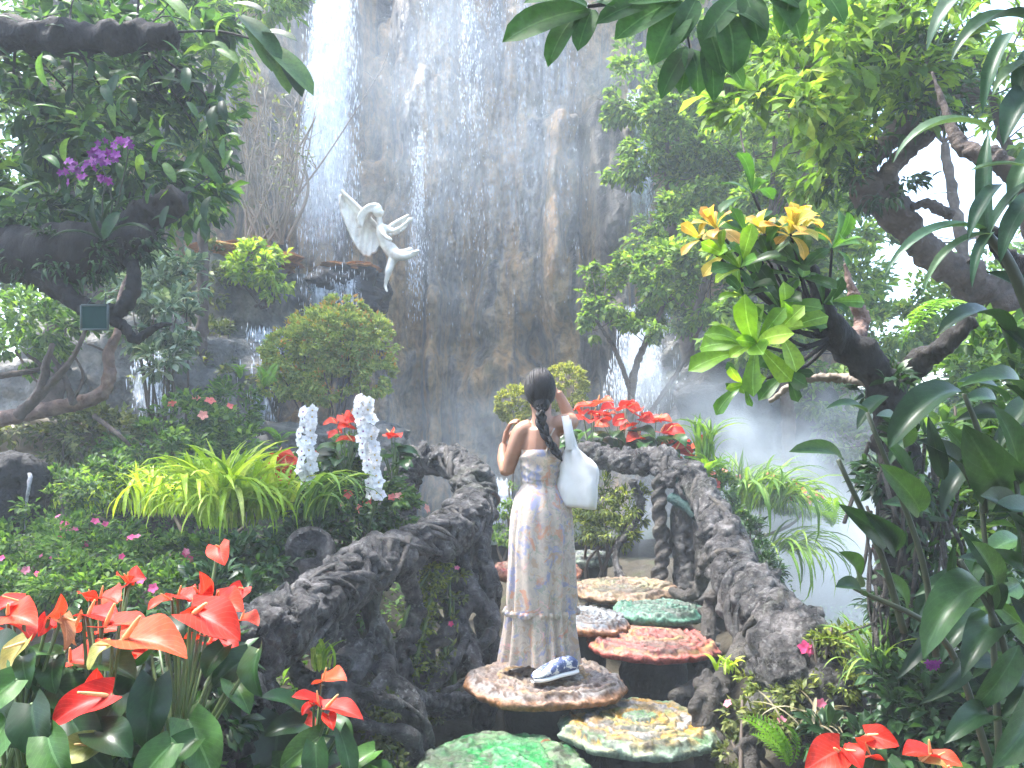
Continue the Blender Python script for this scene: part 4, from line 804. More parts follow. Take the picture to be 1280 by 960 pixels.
def wing(lead, trail, seed, back):
    "wing as one carved slab: leading edge to trailing edge, with feather grooves and a scalloped rim"
    nu, nv = 60, 22; A = spline([ps(*q) for q in lead], nu); B = spline([ps(*q) for q in trail], nu); t = np.linspace(0, 1, nv); u = np.arange(nu)/(nu-1)
    sc = 1+.05*np.abs(np.sin(u*math.pi*9))-.03; tt = t[None]*sc[:, None]; P = A[:, None]*(1-tt[..., None])+B[:, None]*tt[..., None]
    P[..., 1] += back+.05*np.sin(tt*3.14)+.016*np.abs(np.sin((u[:, None]*9+.25*tt)*math.pi))*sstep(.25, .4, tt)+.014*np.abs(np.sin(tt*16))*sstep(.45, .3, tt)
    w = part('wing', mkq('wing', P.reshape(-1, 3), gridq(nu, nv), M_statue), ST); m = w.modifiers.new('thick', 'SOLIDIFY'); m.thickness = .03
    mb = MB(); mb.add(*tube(A+V(0, back, 0), np.linspace(.022, .035, nu), 8)); part('wing_edge', mb.mesh('wing_edge', M_statue), w)
wing([(424, 234), (430, 240), (441, 250), (453, 262), (465, 275), (476, 286)], [(423, 240), (424, 258), (431, 278), (440, 299), (449, 312), (458, 316), (468, 308), (476, 292)], 1, .14)
wing([(509, 265), (500, 270), (490, 276), (480, 284)], [(509, 267), (507, 279), (498, 287), (484, 292)], 2, .16)
# ================================================================== plant builders
FL5 = {}
def flower_mesh(mat, n=5, w=.75, cup=.25):
    k = (mat.name, n, w, cup)
    if k not in FL5:
        v, f, uv = leaf_geo('oblong', w, .3, .1, 0, 4, 2); vs, fs, us = [], [], []
        for i in range(n):
            a = 2*math.pi*i/n; q = v.copy(); q[:, 2] += cup*q[:, 1]; ca, sa = math.cos(a), math.sin(a)
            vs.append(np.stack([q[:, 0]*ca-q[:, 1]*sa, q[:, 0]*sa+q[:, 1]*ca, q[:, 2]+.02*(i % 2)], 1)); fs.append(f+i*len(v)); us.append(uv)
        FL5[k] = mkq('flower', np.concatenate(vs), np.concatenate(fs), mat, uv=np.concatenate(us))
    return FL5[k]
def flower(parent, mat, p, nrm, r, **k):
    nrm = unit(nrm); d = np.cross(nrm, V(.3, .9, .1)); return part('flower', flower_mesh(mat, **k), parent, orient(p, d, nrm, r, r, r))
def tubes_part(name, parent, lst, mat, k=6, rg=0):
    mb = MB()
    for P, r in lst: mb.add(*tube(P, r, k, rough=rg))
    return part(name, mb.mesh(name, mat), parent)
def shrub(label, cat, blobs, n, size, mat, tmpl=T_SMALL, name='shrub', fl=0, fmat=None, fr=.03, group=None, seed=0, clumps=40, spread=.33, stems=5, smat=None, tip=None, shell=.45, droop=.2, base=None, fc=None):
    c0 = np.mean([b[0] for b in blobs], 0); gz = float(hgt(c0[0], c0[1])) if base is None else base; r2 = np.random.default_rng(seed+50)
    o = thing(name, label, cat, (c0[0], c0[1], gz), group); B = V(c0[0], c0[1], gz)
    crown('foliage', o, mat, blobs, n, size, tmpl, clumps, spread, droop, seed=seed, shell=shell)
    if tip: crown('young_tips', o, tip, [(np.asarray(b[0])+V(0, 0, np.broadcast_to(b[1], (3,))[2]*.28), np.broadcast_to(b[1], (3,))*V(.96, .96, .84)) for b in blobs], n//26, size, tmpl, clumps, spread*.8, -.3, seed=seed, shell=.93)
    L_ = []
    for k in range(stems):
        b = blobs[k % len(blobs)]; e = np.asarray(b[0])+r2.normal(size=3)*np.broadcast_to(b[1], (3,))*.35; s = B+r2.normal(size=3)*V(.08, .08, 0); L_.append((spline([s, (s+e)/2+r2.normal(size=3)*.06, e], 10), np.linspace(.02, .006, 10)))
    if stems: tubes_part('stem', o, L_, smat or M_twig)
    for k in range(fl):
        b = blobs[r2.integers(len(blobs))] if fc is None else fc[r2.integers(len(fc))]; g = r2.normal(size=3); g[1] = -abs(g[1]); g[2] = abs(g[2])*.9; g = unit(g)
        flower(o, fmat, np.asarray(b[0])+g*np.broadcast_to(b[1], (3,))*r2.uniform(.98, 1.12), g+V(0, -.5, .3), fr*r2.uniform(.75, 1.2))
    return o
def tree(label, limbs, blobs, n, size, mat, tmpl=T_SMALL, name='tree', bark=None, group=None, seed=0, clumps=60, spread=.35, shell=.4, droop=.3, twigs=True, out=1., base=None):
    "limbs: list of (points with radius); the first is the trunk"
    b0 = np.asarray(limbs[0][0][:3]); o = thing(name, label, 'tree', b0 if base is None else base, group); bark = bark or M_bark2
    for k, pts in enumerate(limbs):
        Q = spline(pts, 22*len(pts)); mb = MB(); mb.add(*tube(Q[:, :3], Q[:, 3], 18, True, .34, seed+k)); part('trunk' if k == 0 else 'limb', mb.mesh('limb', bark), o)
    if n:
        crown('crown', o, mat, blobs, n, size, tmpl, clumps, spread, droop, out, shell, seed)
    if twigs:
        ends = np.vstack([spline(p_, 9)[2:, :3] for p_ in limbs]); L_ = []; r2 = np.random.default_rng(seed)
        for c, r in blobs:
            for j in range(4):
                c = np.asarray(c); e = c+r2.normal(size=3)*np.broadcast_to(r, (3,))*.45; s = ends[np.argmin(np.linalg.norm(ends-e, axis=1))]
                L_.append((spline([s, (s+e)/2+r2.normal(size=3)*.08*np.linalg.norm(e-s), e], 9), np.linspace(max(.006, .022*np.mean(r)), .003, 9)))
        tubes_part('twigs', o, L_, bark, 5)['kind'] = 'stuff'
    return o
def blades(label, base, n, Lr, mat, name='strap_plant', width=.055, spread=1., elev=(22, 84), bend=(.5, 1.5), az=(0, 360), group=None, seed=0, cat='plant', br=.05, kind='strap'):
    r2 = np.random.default_rng(seed+300); o = thing(name, label, cat, base, group); base = np.asarray(base, float)
    for k in range(n):
        a = R(r2.uniform(*az)); e = R(r2.uniform(*elev)); l = r2.uniform(*Lr)*(1 if e < 1 else .85); b = bend[0]+(bend[1]-bend[0])*(1-(math.degrees(e)-elev[0])/(elev[1]-elev[0]+1e-6))*r2.uniform(.7, 1.1); b = round(b*4)/4
        d = V(math.cos(a)*math.cos(e), math.sin(a)*math.cos(e), math.sin(e)); p = base+V(r2.normal(), r2.normal(), 0)*br
        me = leaf_mesh(kind, width, mat, b, .25, 0, 9, 2, 0); part('leaf', me, o, orient(p, d, V(0, 0, 1)+r2.normal(size=3)*.12, l*r2.uniform(.8, 1.25), l, l))
    return o
def stemtube(parent, a, b, r=.004, mat=None, sag=.03, name='stem'):
    a, b = np.asarray(a), np.asarray(b); return tubes_part(name, parent, [(spline([a, (a+b)/2+V(.01, -.01, sag*.3), b], 9), np.linspace(r*1.2, r, 9))], mat or M_stem)
SPX = None
def spathe(parent, root, base, tip, mat, up=(0, -.5, 1), width=.85, bend=.5, spad=.55, sdir=None, stem=.0045, wave=.05, seed=0):
    "anthurium flower: heart-shaped spathe with a spadix; stem from the root"
    base, tip = np.asarray(base, float), np.asarray(tip, float); l = np.linalg.norm(tip-base)
    f = part('flower', leaf_mesh('heart', width, mat, bend, .22, wave, 12, 6, seed, 'spathe'), parent, orient(base, tip-base, up, l, l, l))
    mb = MB(); t = np.linspace(0, 1, 9); e = unit(np.asarray(sdir) if sdir is not None else V(0, .55, .75)); P = np.outer(t, e)*spad+V(0, .06, .02); mb.add(*tube(P, np.interp(t, [0, .15, .8, 1], [.03, .042, .03, .018]), 8))
    part('spadix', mb.mesh('spadix', M_spadix), f, WM[f.name])
    if root is not None: stemtube(parent, root, base, stem)
    return f
def heart_leaf(parent, root, base, tip, up=(0, -.4, 1), width=.75, bend=.6, mat=None, seed=0):
    base, tip = np.asarray(base, float), np.asarray(tip, float); l = np.linalg.norm(tip-base)
    f = part('leaf', leaf_mesh('heart', width, mat or M_anl, bend, .2, .03, 12, 6, seed), parent, orient(base, tip-base, up, l, l, l))
    if root is not None: stemtube(parent, root, base, .005, M_stem, .05, 'petiole')
    return f
def anthurium_auto(label, base, nf, nl, h=(.25, .45), fs=.1, ls=.2, mats=None, seed=0, group=None, spread=.18, face=(0, -.6, 1)):
    r2 = np.random.default_rng(seed+700); o = thing('anthurium', label, 'anthurium', base, group); base = np.asarray(base, float)
    for k in range(nl):
        a = r2.uniform(0, 6.28); e = r2.uniform(.3, 1.1); q = base+V(math.cos(a)*spread*r2.uniform(.5, 1.1), math.sin(a)*spread*r2.uniform(.5, 1.1), h[0]*r2.uniform(.35, 1.1)); d = V(math.cos(a), math.sin(a)-.2, -.25)
        heart_leaf(o, base, q, q+unit(d)*ls*r2.uniform(.7, 1.2), V(math.cos(a)*.2, -.5, 1), r2.choice([.65, .75]), .75, seed=int(r2.integers(3)))
    for k in range(nf):
        a = r2.uniform(0, 6.28); q = base+V(math.cos(a)*spread*r2.uniform(.2, 1.3), math.sin(a)*spread*r2.uniform(.2, 1.2), r2.uniform(*h)); d = V(r2.normal(), r2.normal()*.6-.5, r2.uniform(-.5, .2))
        spathe(o, base, q, q+unit(d)*fs*r2.uniform(.75, 1.2), (mats or [M_red, M_redor])[int(r2.integers(len(mats or [0, 0])))], np.asarray(face)+r2.normal(size=3)*.35, .9, .5, stem=.003, seed=int(r2.integers(3)))
    return o
FR = {}
def frond_mesh(mat, bend=1.0, pairs=16, pw_=.16):
    k = (mat.name, bend, pairs)
    if k not in FR:
        g, f, uv = leaf_geo('lance', .3, .3, .1, 0, 4, 2); vs, fs, us, n = [], [], [], 0
        t = np.linspace(0, 1, 24); th = bend*(.5-t)*1.6; y = np.cumsum(np.cos(th))/24; z = np.cumsum(np.sin(th))/24
        for i in range(pairs):
            tt = .08+.9*i/pairs; yy, zz = np.interp(tt, t, y), np.interp(tt, t, z); l = pw_*(math.sin(math.pi*min(1, tt*.9+.12))**.7)+.015
            for s in (-1, 1):
                a = s*1.2; ca, sa = math.cos(a), math.sin(a); q = g*l; vs.append(np.stack([q[:, 0]*ca+q[:, 1]*sa, -q[:, 0]*sa+q[:, 1]*ca+yy, q[:, 2]+zz-.0*abs(l)], 1)); fs.append(f+n); us.append(uv); n += len(g)
        v2, f2 = tube(np.stack([0*t, y, z], 1), np.linspace(.008, .003, 24), 4, False); vs.append(v2); fs.append(np.array(f2)+n); us.append(np.zeros((len(v2), 2)))
        FR[k] = mkq('frond', np.concatenate(vs), np.concatenate(fs), mat, uv=np.concatenate(us))
    return FR[k]
def fern(label, base, n, Lr, mat=None, az=(0, 360), elev=(20, 65), seed=0, group=None):
    r2 = np.random.default_rng(seed+800); o = thing('fern', label, 'fern', base, group)
    for k in range(n):
        a = R(r2.uniform(*az)); e = R(r2.uniform(*elev)); l = r2.uniform(*Lr); part('frond', frond_mesh(mat or M_fern, [.8, 1.2, 1.6][k % 3]), o, orient(np.asarray(base), V(math.cos(a)*math.cos(e), math.sin(a)*math.cos(e), math.sin(e)), V(0, 0, 1)+r2.normal(size=3)*.2, l, l, l))
    return o
def rosette(o, c, axis, n, Lr, mesh, cone=(40, 85), seed=0, zbias=0.):
    r2 = np.random.default_rng(seed+900); axis = unit(axis); u = unit(np.cross(axis, V(.2, .1, 1) if abs(axis[2]) < .9 else V(1, 0, 0))); w = np.cross(axis, u); c = np.asarray(c)
    for k in range(n):
        a = k*2.4+r2.normal()*.2; t = R(cone[0]+(cone[1]-cone[0])*(k+.5)/n); d = axis*math.cos(t)+(u*math.cos(a)+w*math.sin(a))*math.sin(t); l = r2.uniform(*Lr); m = mesh[int(r2.integers(len(mesh)))]
        part('leaf', m, o, orient(c-axis*.012*k/n, d, axis+r2.normal(size=3)*.15+V(0, 0, zbias), l*r2.uniform(.9, 1.1), l, l))
def blob(x, y, d, rx, rz=None, ry=None): return (px(x, y, d), V(rx, ry or rx, rz or rx))
# ================================================================== background trees
g_l, g_r = 'leafy trees left of the cliff', 'bright trees right of the cliff'
tree('tall dusky green tree at the left, behind the big boughs', [[P4(60, 640, 8.6, .12), P4(70, 400, 8.6, .1), P4(90, 150, 8.6, .06)]], [blob(30, 70, 8.4, 1.0), blob(130, 90, 8.6, .9), blob(60, 220, 8.2, .8), blob(170, 210, 8.4, .7), blob(10, 330, 8.2, .6), blob(200, 40, 8.8, .7), blob(110, -20, 8.4, 1.)], 8500, .15, M_lf_mid, T_OB, group=g_l, seed=1, clumps=110, spread=.32)
tree('slender tree with bright leaf sprays at the upper left, beside the bare shrub', [[P4(250, 560, 9.6, .07), P4(255, 300, 9.6, .06), P4(265, 60, 9.6, .03)]], [blob(245, 120, 9.4, .5, .8), blob(285, 30, 9.4, .6), blob(225, 230, 9.2, .45), blob(330, -10, 9.4, .5, .4)], 3000, .15, M_lf_bright, T_OB, group=g_l, seed=2, clumps=50, spread=.36)
tree('light green tree hugging the right edge of the cliff', [[P4(880, 560, 10.6, .09), P4(850, 380, 10.5, .07), P4(830, 160, 10.4, .04)], [P4(860, 420, 10.5, .05), P4(900, 300, 10.2, .04), P4(930, 220, 10, .02)]], [blob(790, 105, 10.4, .5, .55), blob(840, 170, 10.2, .62), blob(800, 200, 10.3, .4), blob(880, 230, 10., .6), blob(850, 290, 10.1, .55, .4), blob(900, 100, 10.2, .7), blob(950, 190, 9.8, .6), blob(860, 40, 10.4, .5)], 15000, .11, M_lf_bright, T_TINY, group=g_r, seed=3, clumps=130, spread=.3)
tree('leafy green tree leaning over the pale cascade', [[P4(800, 600, 9.3, .05), P4(790, 480, 9.3, .045), P4(830, 380, 9.1, .03)], [P4(792, 500, 9.3, .03), P4(770, 440, 9.3, .025), P4(745, 400, 9.3, .015)], [P4(796, 540, 9.3, .03), P4(850, 460, 9.2, .025), P4(880, 400, 9.1, .015)]], [blob(770, 370, 9.4, .42, .3), blob(830, 340, 9.2, .55, .4), blob(740, 400, 9.4, .22, .2), blob(880, 370, 9., .5, .4), blob(820, 410, 9.2, .4, .2), blob(900, 310, 9., .5, .4), blob(730, 345, 9.5, .16, .14)], 9000, .1, M_lf_bright, T_TINY, group=g_r, seed=4, clumps=90, spread=.34)
tree('light green tree in the gap between the golden leaves and the cliff', [[P4(990, 620, 8.6, .08), P4(980, 450, 8.5, .07), P4(960, 300, 8.4, .04)]], [blob(950, 290, 8.4, .5), blob(1010, 250, 8.4, .55), blob(930, 420, 8.2, .5, .35), blob(1000, 440, 8.2, .5, .35), blob(1040, 350, 8.4, .5), blob(980, 130, 8.6, .7, .5), blob(1050, 130, 8.4, .6), blob(1030, 40, 8.6, .7)], 9500, .115, M_lf_bright, T_TINY, group=g_r, seed=5, clumps=100, spread=.33)
tree('sunlit tree with thin leaves at the far right, open to the sky', [[P4(1240, 640, 9.5, .1), P4(1220, 420, 9.5, .08), P4(1180, 180, 9.5, .05)]], [blob(1120, 400, 9.3, .6), blob(1200, 420, 9.3, .6), blob(1270, 380, 9.2, .6), blob(1160, 480, 9., .7, .4), blob(1250, 500, 9., .7, .5), blob(1160, 110, 9.6, .5, .35), blob(1250, 100, 9.6, .6, .5), blob(1110, 70, 9.6, .5), blob(1290, 280, 9.4, .35, .3), blob(1110, 290, 9.4, .36, .3)], 8500, .12, M_lf_bright, T_TINY, group=g_r, seed=6, clumps=110, spread=.3)
tree('leafy spreading tree in the upper right, above the twisted limb', [[P4(1330, 700, 6.8, .09), P4(1300, 350, 6.6, .07), P4(1240, 120, 6.2, .03)]], [blob(960, 70, 5.8, .5, .35), blob(1040, 140, 5.8, .42), blob(1010, 60, 5.6, .5), blob(1100, 40, 6, .5), blob(950, 160, 5.8, .3), blob(1030, 215, 5.7, .3, .2), blob(1200, 40, 6.2, .5), blob(1290, 150, 6.2, .35), blob(1080, -20, 5.6, .6)], 5200, .13, M_lf_bright, T_OB, group=g_r, seed=7, clumps=90, spread=.36)
tree('low bushy tree behind the mist at the right', [[P4(1200, 690, 7.6, .06), P4(1190, 600, 7.6, .05), P4(1170, 540, 7.6, .03)]], [blob(1080, 540, 8.6, .6, .3), blob(1150, 560, 8., .6, .4), blob(1250, 560, 7.6, .6, .5), blob(1280, 680, 7.0, .5, .5), blob(1040, 490, 8.8, .4, .25)], 5000, .11, M_lf_mid, T_TINY, group=g_r, seed=8, clumps=70, spread=.35)
tree('wide leafy light green tree closing the gap right of the cliff', [[P4(930, 620, 11.6, .12), P4(930, 400, 11.6, .09), P4(920, 200, 11.6, .05)]], [blob(850, 300, 11.4, .7), blob(900, 190, 11.6, .8), blob(960, 290, 11.2, .8), blob(890, 420, 11., .7, .5), blob(960, 390, 11., .7), blob(1040, 300, 11.2, .8), blob(1080, 420, 11., .8, .6), blob(830, 120, 11.8, .6), blob(1000, 200, 11.6, .8)], 13000, .14, M_lf_bright, T_TINY, group=g_r, seed=9, clumps=170, spread=.3)
# screen of far trees so the garden is enclosed
for k, (x, y, d, r, lb) in enumerate([(-60, 100, 12, 2.4, 'dense far tree beyond the left edge of the cliff'), (120, 330, 11.5, 1.6, 'shaded far tree low behind the boughs at the left'), (1000, 350, 14.5, 1.7, 'hazy far tree behind the golden leaves'), (1330, 430, 13, 2., 'hazy far tree at the right edge'), (1150, 560, 13.5, 1.7, 'low hazy far tree behind the right-hand mist'), (930, 120, 14.5, 1.5, 'hazy far treetop at the right shoulder of the cliff')]):
    c = px(x, y, d); tree(lb, [[np.append(V(c[0], c[1], 0), .2), np.append(V(c[0]+.1, c[1], c[2]*.6), .15), np.append(c, .06)]], [(c, V(r, r*.6, r)), (c+V(r*.6, 0, -r*.7), V(r*.7, r*.5, r*.7)), (c+V(-r*.6, 0, -r*.5), V(r*.7, r*.5, r*.7))], 4500, .2, M_lf_mid, T_TINY, group='far trees', seed=20+k, clumps=90, spread=.3)
# unseen trees added behind the camera to shade the foreground
for k, (x, y, z, r, lb) in enumerate([(-2.6, -1.6, 4.6, 2.1, 'spreading unseen tree added behind the camera on the left to shade the foreground'), (2.4, -1.0, 4.8, 2.1, 'spreading unseen tree added behind the camera on the right to shade the foreground'), (0, -4.2, 4.2, 2.6, 'broad unseen tree added well behind the camera to shade the foreground')]):
    tree(lb, [[V(x*1.3, y-.8, 0, .2), V(x*1.2, y-.7, 2, .17), V(x, y, z, .1)]], [(V(x, y, z), V(r, r, .7)), (V(x*.6, y-1., z+.5), V(r, r, .7)), (V(x*1.4, y+.7, z-.2), V(r*.8, r*.7, .6)), (V(x*1.3, y-1.5, z-1.6), V(r, .8, 1.2))], 4200, .3, M_lf_mid, T_TINY, group='unseen trees added for shade behind the camera', seed=120+k, clumps=120, spread=.3)
# ================================================================== big old tree at the left
LT = tree('old tree at the upper left with thick dark mossy boughs', [[P4(-230, 800, 5.2, .3), P4(-200, 350, 5.1, .26), P4(-190, -150, 5., .22)],
    [P4(-210, 60, 5, .12), P4(-60, 44, 4.7, .095), P4(90, 48, 4.6, .085), P4(170, 46, 4.6, .085), P4(218, 46, 4.6, .075)],
    [P4(-210, 330, 5.1, .2), P4(-40, 320, 4.8, .17), P4(60, 322, 4.7, .16), P4(140, 308, 4.7, .12), P4(190, 292, 4.75, .06)],
    [P4(150, 292, 4.8, .09), P4(190, 268, 4.8, .09), P4(226, 248, 4.8, .085)],
    [P4(50, 335, 4.65, .09), P4(82, 368, 4.6, .06), P4(118, 392, 4.6, .045), P4(150, 386, 4.6, .042), P4(167, 360, 4.6, .038), P4(164, 330, 4.65, .035), P4(150, 312, 4.7, .03)],
    [P4(136, 396, 4.6, .03), P4(156, 410, 4.6, .03), P4(170, 424, 4.6, .025), P4(196, 408, 4.65, .018), P4(215, 405, 4.7, .008)]],
    [blob(40, 130, 5., .5, .35), blob(130, 110, 5.1, .45, .35), blob(215, 140, 5.3, .4, .4), blob(30, 220, 5., .4), blob(130, 190, 5.1, .42), blob(220, 215, 5.3, .4, .3), blob(60, 10, 5., .5, .2), blob(180, 0, 5.2, .5, .2), blob(250, 75, 5.4, .3, .25), blob(20, 270, 5, .35, .2)],
    3200, .15, M_lf_blue, T_OB, 'old_tree', M_bark, seed=31, clumps=80, spread=.4)
vv, ff, rn, uu = clump_leaves([(px(60, 318, 4.65), V(.45, .17, .17)), (px(150, 300, 4.7), V(.25, .13, .13))], 900, .07, T_NARROW, 40, .3, .6, seed=33); tag(part('moss', mkq('moss', vv, ff, M_lf_dark, uv=uu, rnd=rn), LT), kind='stuff')
r2 = np.random.default_rng(71); ms_ = [leaf_mesh('oblong', .34, M_lf_blue, b, .15, 0, 8, 4) for b in (.3, .7)]
for k in range(130):
    c = px(r2.uniform(0, 290), r2.uniform(60, 290)*(.95 if k % 3 else .4), r2.uniform(4.4, 5.)); a = r2.uniform(0, 6.28); d = V(math.cos(a), -.3, math.sin(a)*.7-.35); part('leaf', ms_[k % 2], LT, orient(c, d, V(r2.normal()*.4, -.5, .8), *(r2.uniform(.11, .19),)*3))
for b, t in ([(200, -8), (236, 26)], [(330, 55), (392, 120)], [(350, 70), (378, 122)], [(335, 60), (362, 118)], [(300, 20), (352, 78)], [(310, 30), (340, 90)], [(290, 5), (330, 15)], [(325, 40), (372, 52)]): leaf_at(LT, ms_[0], px(*b, 4.5), px(*t, 4.45), (.2, -.7, .7))
stemtube(LT, px(218, 40, 4.6), px(335, 55, 4.5), .006, M_bark, .1, 'twig')
PS = thing('plaque', 'small dark green plaque hanging from the curved branch at left', 'plaque', px(119, 410, 4.5))
M_plq = m_noise('green_plaque', [(.3, (.005, .026, .024)), (.7, (.009, .042, .036))], 10, 4, .8, .2, .002, spec=.1); M_plk = m_plain('dark_plaque_rim', (.03, .05, .045), .5)
c = px(119, 397, 4.5); w, h, dp = .075, .068, .008
def boxv(c, s): return [(c[0]+a*s[0], c[1]+b*s[1], c[2]+e*s[2]) for e in (-1, 1) for b in (-1, 1) for a in (-1, 1)]
BF = [(0, 2, 3, 1), (4, 5, 7, 6), (0, 1, 5, 4), (2, 6, 7, 3), (0, 4, 6, 2), (1, 3, 7, 5)]
part('board', mk('board', boxv(c, (w, dp, h)), BF, M_plq, False), PS)
mb = MB()
for a, b in (((-w, h), (w, h)), ((-w, -h), (w, -h)), ((-w, -h), (-w, h)), ((w, -h), (w, h))): mb.add(*tube(np.array([[c[0]+a[0], c[1]-.006, c[2]+a[1]], [c[0]+b[0], c[1]-.006, c[2]+b[1]]]), .007, 5))
part('rim', mb.mesh('rim', M_plk), PS); tubes_part('wire', PS, [(np.array([c+V(-.05, 0, h), c+V(-.02, .06, h+.09)]), .0025), (np.array([c+V(.05, 0, h), c+V(.03, .06, h+.08)]), .0025)], M_plk, 4)
# purple orchid
OR = thing('orchid', 'purple orchid in bloom on the mossy bough at the upper left', 'orchid', px(120, 300, 4.55)); r2 = np.random.default_rng(5)
for P in ([px(130, 300, 4.55), px(140, 250, 4.5), px(120, 200, 4.45), px(82, 216, 4.4)], [px(135, 300, 4.55), px(150, 240, 4.5), px(160, 190, 4.45), px(150, 172, 4.4)], [px(130, 300, 4.6), px(128, 250, 4.5), px(135, 225, 4.45), px(128, 232, 4.4)]):
    tubes_part('stem', OR, [(spline(P, 14), np.linspace(.006, .003, 14))], M_stemd)
for x, y, s, n in ((96, 214, 16, 14), (120, 200, 14, 12), (145, 184, 15, 12), (158, 178, 9, 7), (130, 226, 8, 5)):
    for k in range(n): flower(OR, M_purple, px(x+r2.normal()*s*.62, y+r2.normal()*s*.55, 4.4+r2.normal()*.05), V(r2.normal()*.5, -1, r2.normal()*.4), r2.uniform(.02, .032), n=5, w=.6)
for b, t in (((130, 300), (70, 262)), ((130, 300), (100, 250)), ((134, 300), (185, 245)), ((134, 300), (160, 240)), ((128, 300), (60, 300)), ((132, 300), (190, 290)), ((130, 300), (120, 240))): leaf_at(OR, leaf_mesh('strap', .16, M_lf_dark, .8, .25, 0, 9, 2), px(*b, 4.55), px(*t, 4.45), (0, -.5, 1))
# ================================================================== left middle ground
T_ = thing('leaning_tree', 'small leaning tree with a bent pinkish limb at the left', 'tree', px(20, 540, 6.9))
for k, pts in enumerate([[P4(-30, 530, 6.9, .07), P4(40, 516, 6.8, .065), P4(90, 506, 6.8, .062), P4(125, 494, 6.8, .058), P4(137, 470, 6.8, .055), P4(136, 440, 6.8, .045), P4(148, 412, 6.8, .032), P4(150, 370, 6.9, .02), P4(165, 330, 7, .008)]]):
    Q = spline(pts, 70); mb = MB(); mb.add(*tube(Q[:, :3], Q[:, 3], 12, True, .2, k)); part('trunk', mb.mesh('trunk', M_pinkbark), T_)
for k, pts in enumerate([[P4(22, 520, 6.6, .05), P4(50, 490, 6.6, .042), P4(58, 455, 6.6, .03), P4(66, 430, 6.6, .02)], [P4(45, 500, 6.6, .035), P4(75, 468, 6.6, .03), P4(95, 440, 6.6, .02), P4(112, 400, 6.6, .015)], [P4(92, 505, 6.7, .03), P4(80, 470, 6.7, .022), P4(62, 440, 6.7, .015)], [P4(92, 500, 6.7, .014), P4(104, 470, 6.7, .012), P4(90, 440, 6.7, .008)], [P4(0, 470, 6.8, .03), P4(50, 460, 6.8, .02), P4(30, 440, 6.8, .012)], [P4(118, 520, 6.7, .022), P4(150, 545, 6.6, .018), P4(165, 560, 6.6, .012)], [P4(140, 445, 6.8, .014), P4(125, 436, 6.8, .01), P4(110, 430, 6.8, .008)], [P4(20, 440, 7, .012), P4(40, 470, 6.9, .01), P4(60, 490, 6.8, .008)]]):
    Q = spline(pts, 40); mb = MB(); mb.add(*tube(Q[:, :3], Q[:, 3], 9, True, .2, k)); part('limb', mb.mesh('limb', M_bark2), T_)
crown('crown', T_, M_lf_mid, [blob(40, 400, 6.9, .45, .3), blob(95, 405, 6.8, .22, .16), blob(10, 440, 6.9, .3, .15)], 1500, .11, T_OB, 40, .35, seed=35)
gs = 'shrubs of the left bank'
shrub('pale variegated shrub below the curved branch', 'shrub', [blob(185, 355, 7.6, .35, .25), blob(215, 395, 7.5, .28, .22), blob(165, 410, 7.6, .22), blob(230, 350, 7.8, .2), blob(205, 450, 7.4, .18, .25)], 1700, .13, M_lf_pale, T_OB, group=gs, seed=41, clumps=50, stems=9)
shrub('dull green climbers on the rocks left of the ledge', 'shrub', [blob(250, 350, 10.2, .4, .5), blob(270, 430, 10., .35, .5), blob(230, 480, 9.6, .5, .4), blob(290, 480, 9.6, .3, .4)], 3200, .1, M_lf_olive, T_TINY, group=gs, seed=42, clumps=70)
shrub('yellow-green bush growing on the ledge left of the waterfall', 'bush', [blob(322, 328, 10.4, .38, .26), blob(345, 345, 10.3, .25, .18), blob(300, 345, 10.3, .25, .18), blob(325, 305, 10.4, .2, .16), blob(345, 365, 10.3, .12, .1)], 1800, .11, M_lf_lime, T_TINY, group=gs, seed=43, base=px(0, 385, 10.4)[2], clumps=50)
shrub('olive hedge low on the left bank, nearest the tan boulder', 'hedge', [blob(120, 545, 7.2, .5, .22), blob(60, 535, 7.4, .5, .12)], 2600, .08, M_lf_olive, T_TINY, group=gs, seed=44, clumps=60)
shrub('olive hedge behind the lime grass, below the faint cascade', 'hedge', [blob(200, 560, 7., .45, .25), blob(240, 530, 7.4, .4, .25)], 2600, .08, M_lf_mid, T_TINY, group=gs, seed=45, fl=5, fmat=M_coral, fr=.05, clumps=60)
shrub('leafy green bush at the foot of the small cascade', 'bush', [blob(290, 510, 8.2, .3, .35), blob(270, 550, 7.6, .4, .25), blob(315, 560, 7.4, .3, .2)], 2600, .09, M_lf_mid, T_OB, group=gs, seed=46, clumps=60)
shrub('feathery pale green plant beside the black hollow rock', 'shrub', [blob(85, 618, 5.9, .26, .2), blob(120, 600, 6., .26, .2), blob(60, 635, 5.7, .2, .14)], 1900, .06, M_lf_mid, T_FINE, group=gs, seed=47, clumps=60)
for k, (x, y) in enumerate([(300, 460), (330, 470), (318, 560), (350, 545)]):
    fern(['fern on the rock left of the small cascade', 'fern half hidden by the topiary at the small cascade', 'fern at the foot of the small cascade', 'fern below the topiary on its left'][k], px(x, y+14, 8.6-.3*k), 9, (.2, .34), M_fern if k > 1 else M_lf_mid and M_fern, seed=k, group='ferns by the small cascade')
BS = thing('bare_shrub', 'leafless twiggy shrub on the ledge left of the main waterfall', 'shrub', px(345, 300, 11.2)); r2 = np.random.default_rng(44); L1, L2 = [], []
